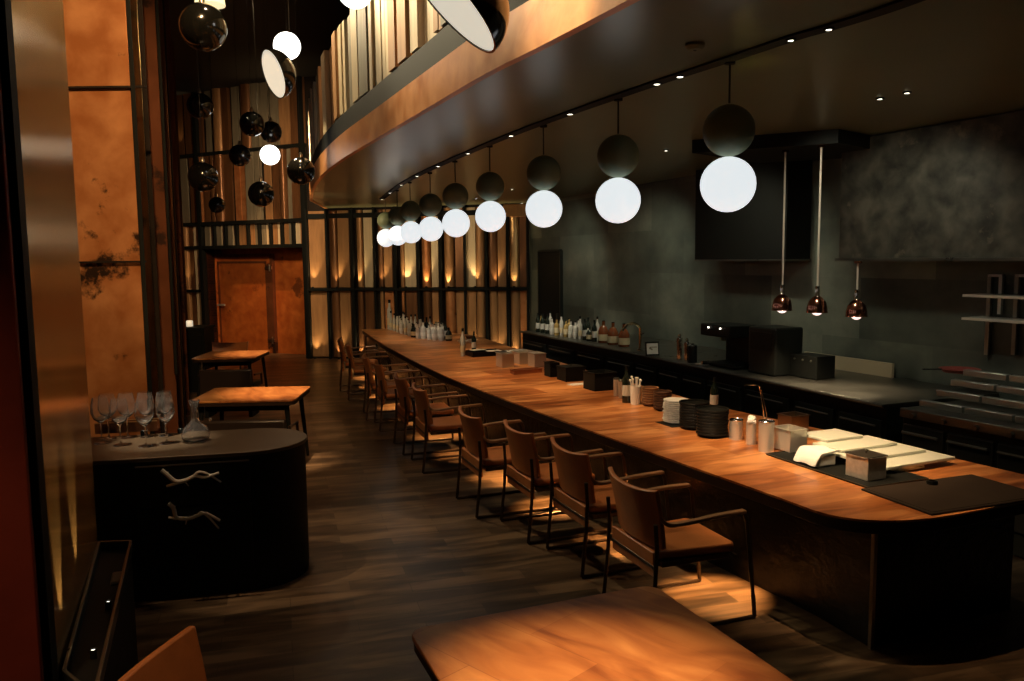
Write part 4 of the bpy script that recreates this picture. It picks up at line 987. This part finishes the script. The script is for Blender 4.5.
for k, (x, y, h_) in enumerate(((679.5, 360, .24), (687, 361, .20))):
    lath('steel_shaker', ['taller steel shaker with a ball lid on the back counter', 'shorter steel shaker on the back counter'][k], 'shaker', x, y, [(1e-5, 0), (.030, 0), (.036, h_), (.03, h_+.02), (1e-5, h_+.025)], M_chrome, z=kh, group='steel shakers', extra=([(.012, h_+.02), (.024, h_+.04), (.012, h_+.065), (1e-5, h_+.068)], 'lid', M_chrome))
t = T('black_canister', 'black canister right of the two steel shakers', 'canister', 692.5, 362.5, A0, kh); MB().lathe([(1e-5, 0), (.05, 0), (.05, .19), (.04, .2), (1e-5, .2)], n=20).build('body', M_black, t); MB().lathe([(.02, .2), (.02, .22), (1e-5, .222)], n=14).build('lid', M_steeld, t)
t = T('steel_tray', 'bright steel tray right of the black canister', 'tray', 702, 365, A0, kh); MB().box((0, 0, .01), (.09, .13, .015)).build('tray_body', M_steel, t); MB().box((0, -.06, .03), (.09, .01, .05)).build('lip', M_chrome, t)
t = T('coffee_machine', 'black coffee machine with two small bright lights on the back counter', 'machine', 732, 367, A0, kh)
b = MB(); b.box((.12, .05, .02), (.5, .5, .04)).box((.26, .05, .22), (.22, .5, .40)).box((-.02, .05, .40), (.36, .5, .13)); b.build('body', M_black, t, bevel=.012)
MB().lathe([(.035, .29), (.035, .345)], (-.08, .05, 0), 16).build('brew_head', M_steeld, t)
for s in (-1, 1): MB().sphere((-.205, .05+s*.10, .43), .010, 8).build('indicator_light', M_lens, t)
t = T('dark_grinder', 'tall dark appliance between the coffee machine and the heat lamps', 'appliance', 767, 374, A0, kh); MB().box((.1, 0, .24), (.36, .40, .48)).build('body', M_kit, t, bevel=.02); MB().box((-.085, 0, .34), (.01, .30, .18)).build('panel', M_black, t)
t = T('black_speaker', 'small black box with bright studs before the steel backsplash', 'box', 804, 378, A0, kh); MB().box((.1, 0, .115), (.24, .36, .22)).build('body', M_black, t, bevel=.008)
for s in (-1, 0, 1): MB().sphere((-.022, s*.11, .18), .012, 8).build('stud', M_steeld, t)
t = thing('lemon_zester', 'x', 'x'); D.objects.remove(t)

# ------------------------------------------------------------ light sources: lamps of the place and added spots without fixtures
spot((-.55, 3.0, 4.5), (.25, 4.05, 3.30), 420, 28, (1, .86, .60), .9, .06)  # added, stands in for a lamp's bright reflection on the copper fascia
spot((-3.4, 9.4, 4.3), (-2.3, 10.2, 3.30), 170, 34, (1, .78, .45), .9, .06)  # added likewise for the highlight at the fascia's far tip

WARM = (1, .64, .34); WARM2 = (1, .72, .45)
# slot spotlights onto the counter
lc = offset(left, -.75)
def near_pt(poly, p): return min(poly, key=lambda q: (q.xy-p.xy).length)
allc = [q for q in lc]
for i, (x, y) in enumerate(tp):
    p = at(x, y, CEIL); q = near_pt(lc, p)
    if i >= 1:
        d_ = [0, 200, 220, 60, 190, 220, 220, 180, 140, 110, 60, 40][i]
        spot(p-Vector((0, 0, .06)), (q.x, q.y, ch), d_, 52, WARM, .9, .02)
spot(at(740, 60, CEIL)-Vector((0, 0, .05)), at(800, 462, ch), 200, 48, WARM, .9, .02)
spot((-1.3, .2, HI-.1), (-1.75, 2.1, .9), 420, 22, (1, .62, .36), .9, .1)  # added unseen spot that brightens the red pilaster
# table spots from the high ceiling
spot((cen.x-.05, cen.y-.35, 3.14), (cen.x-.02, cen.y-.25, .75), 560, 34, WARM, 1, .02)
spot((-2.2, 8.2, HI-.05), (-2.45, 8.35, .75), 2600, 15, WARM, .9, .02)
spot((-3.5, 11.9, HI-.05), (-3.75, 11.9, .75), 2200, 15, WARM, .9, .02)
spot((-1.9, 12.3, CEIL-.08), (-1.75, 13.6, ch+.1), 160, 40, (1, .88, .68), .9, .02)  # added to brighten the bottles at the far counter end, no fixture
spot((.2, 11.6, CEIL-.08), (.75, 12.6, kh+.1), 150, 50, (1, .88, .66), .9, .02)  # added fill for the back counter bottles, no fixture
# under-counter lights
uc = offset(left+[pa], -.13); cum = 0; last = None
gl_n = 0; s_acc = .4
for i in range(len(uc)-1):
    seg_ = (uc[i+1]-uc[i]).length
    while s_acc < seg_:
        q = uc[i].lerp(uc[i+1], s_acc/seg_); gl_n += 1
        t = thing('undercounter_light', 'small round light under the front edge of the counter', 'light', (q.x, q.y, ch-.075), 0, 'lights under the counter edge')
        MB().lathe([(.025, 0), (.025, -.012), (.018, -.014), (1e-5, -.013)], n=12).build('housing', M_matte, t); MB().lathe([(.016, -.0145), (1e-5, -.0155)], n=10).build('lens', M_lensw, t)
        d2 = (uc[i+1]-uc[i]).normalized(); outw = Vector((-d2.y, d2.x, 0)) if False else Vector((d2.y, -d2.x, 0))*-1
        tgt = offset(left+[pa], .02)[i]
        spot((q.x, q.y, ch-.095), (q.x+(tgt.x-uc[i].x)*.9, q.y+(tgt.y-uc[i].y)*.9, 0), 120, 60, (1, .47, .15), .7, .01)
        s_acc += 1.02
    s_acc -= seg_
# uplights on the back panels
for row_, z in ((0, .0), (1, zmid+.025)):
    for xk in (60, 150, 232, 320, 410, 485, 568, 668, 748, 815):
        p = on(X4(xk), 300, B, Cc, .13)
        uplight((p.x, p.y, z), 'small uplight at the foot of the panelled wall' if row_ == 0 else 'small uplight on the middle rail of the panelled wall', 'uplights at the wall foot' if row_ == 0 else 'uplights on the middle rail',
                34, (p.x-n.x*.05 if False else p.x, p.y+.10, z+1.6), 55, (1, .68, .32), .025)
for xk, z in ((194, 1.46), (194, .0), (315, .0), (190, z3+.05)):
    A_w, B_w = (WB[0], WB[1])
    p = on(xk if xk < 310 else 314, 300, A_w, B_w, .16) if xk < 310 else on(323, 300, B, Cc, .15)
    spot((p.x, p.y, z+.05), (p.x, p.y+.12, z+1.6), 10, 50, (1, .68, .32), .7, .01)
# doorway and hall
spot((-5.2, 15.6, HI-.1), (-5.75, 18.3, 1.2), 900, 26, (1, .55, .24), .9, .05)
spot(tuple(door_r+nin*.4+Vector((-.3, 0, HI-.1))), tuple(door_r+nin*.35), 150, 14, (1, .75, .45), .9, .05)
spot((-1.2, 2.6, HI-.1), (-2.9, 6.1, 3.0), 1150, 46, (1, .60, .27), .9, .08)      # copper pilaster
spot((-2.6, 8.0, 5.4), (-.9, 6.6, 4.25), 700, 46, (1, .82, .50), .9, .1)          # parapet wash
spot((-2.2, 3.4, 5.6), (-.1, 4.6, 4.3), 240, 44, (1, .82, .50), .9, .1)
spot((-3.6, 10.0, 5.6), (-2.0, 8.8, 4.1), 600, 50, (1, .78, .46), .9, .1)
spot((-3.4, 13, 4.2), (-4.6, 18.3, 3.0), 900, 75, (1, .68, .38), .9, .2)
spot((-1.0, 2.3, HI-.1), (-1.15, 2.65, .8), 170, 9, (1, .62, .30), .9, .03)  # added to light the side chair's backrest, no lamp modelled
spot((-1.5, 5.4, HI-.1), (-.9, 6.3, 0), 150, 60, (1, .70, .42), .9, .1)         # aisle
spot((-2.4, 10.2, HI-.1), (-2.0, 10.6, 0), 200, 50, (1, .70, .42), .9, .1)
spot((-3.3, 4.6, HI-.1), (-1.9, 5.5, .9), 330, 20, (1, .70, .42), .25, .02)     # sideboard, casts its shadow on the floor
for k, (x, y, z, tx, ty, tz, pw) in enumerate(((.4, 13.2, 3.14, .9, 14.6, 1.3, 85), (1.3, 10.8, 3.14, 2.0, 12.0, 1.2, 85), (2.1, 8.6, 3.14, 2.9, 9.9, 1.2, 75), (2.3, 6.6, 3.14, 4.0, 7.8, .9, 60), (3.5, 4.9, 3.14, 4.7, 5.6, 1.2, 40))):
    spot((x, y, z), (tx, ty, tz), pw, 110, (1, .92, .68), .9, .1)  # added fill spots for the kitchen side, no downlights behind them
spot((-3.6, 12.8, 3.1), (-1.8, 17, 1.8), 170, 95, (1, .74, .42), .9, .2)  # added wash that lifts the panelled wall, no fixture
w = D.worlds.new('world'); bpy.context.scene.world = w; w.use_nodes = True
w.node_tree.nodes['Background'].inputs[0].default_value = (.55, .6, .5, 1); w.node_tree.nodes['Background'].inputs[1].default_value = .006

cam = D.cameras.new('camera'); co = D.objects.new('camera', cam); C.objects.link(co)
cam.sensor_width = 36; cam.lens = FPX/1024*36; cam.clip_start = .05; cam.clip_end = 100
co.matrix_world = Matrix.Translation(CAM) @ ROT.to_4x4()
sc = bpy.context.scene; sc.camera = co
sc.view_settings.view_transform = 'Standard'; sc.view_settings.look = 'None'; sc.view_settings.gamma = 1; sc.view_settings.exposure = 0
sc.view_settings.use_curve_mapping = False
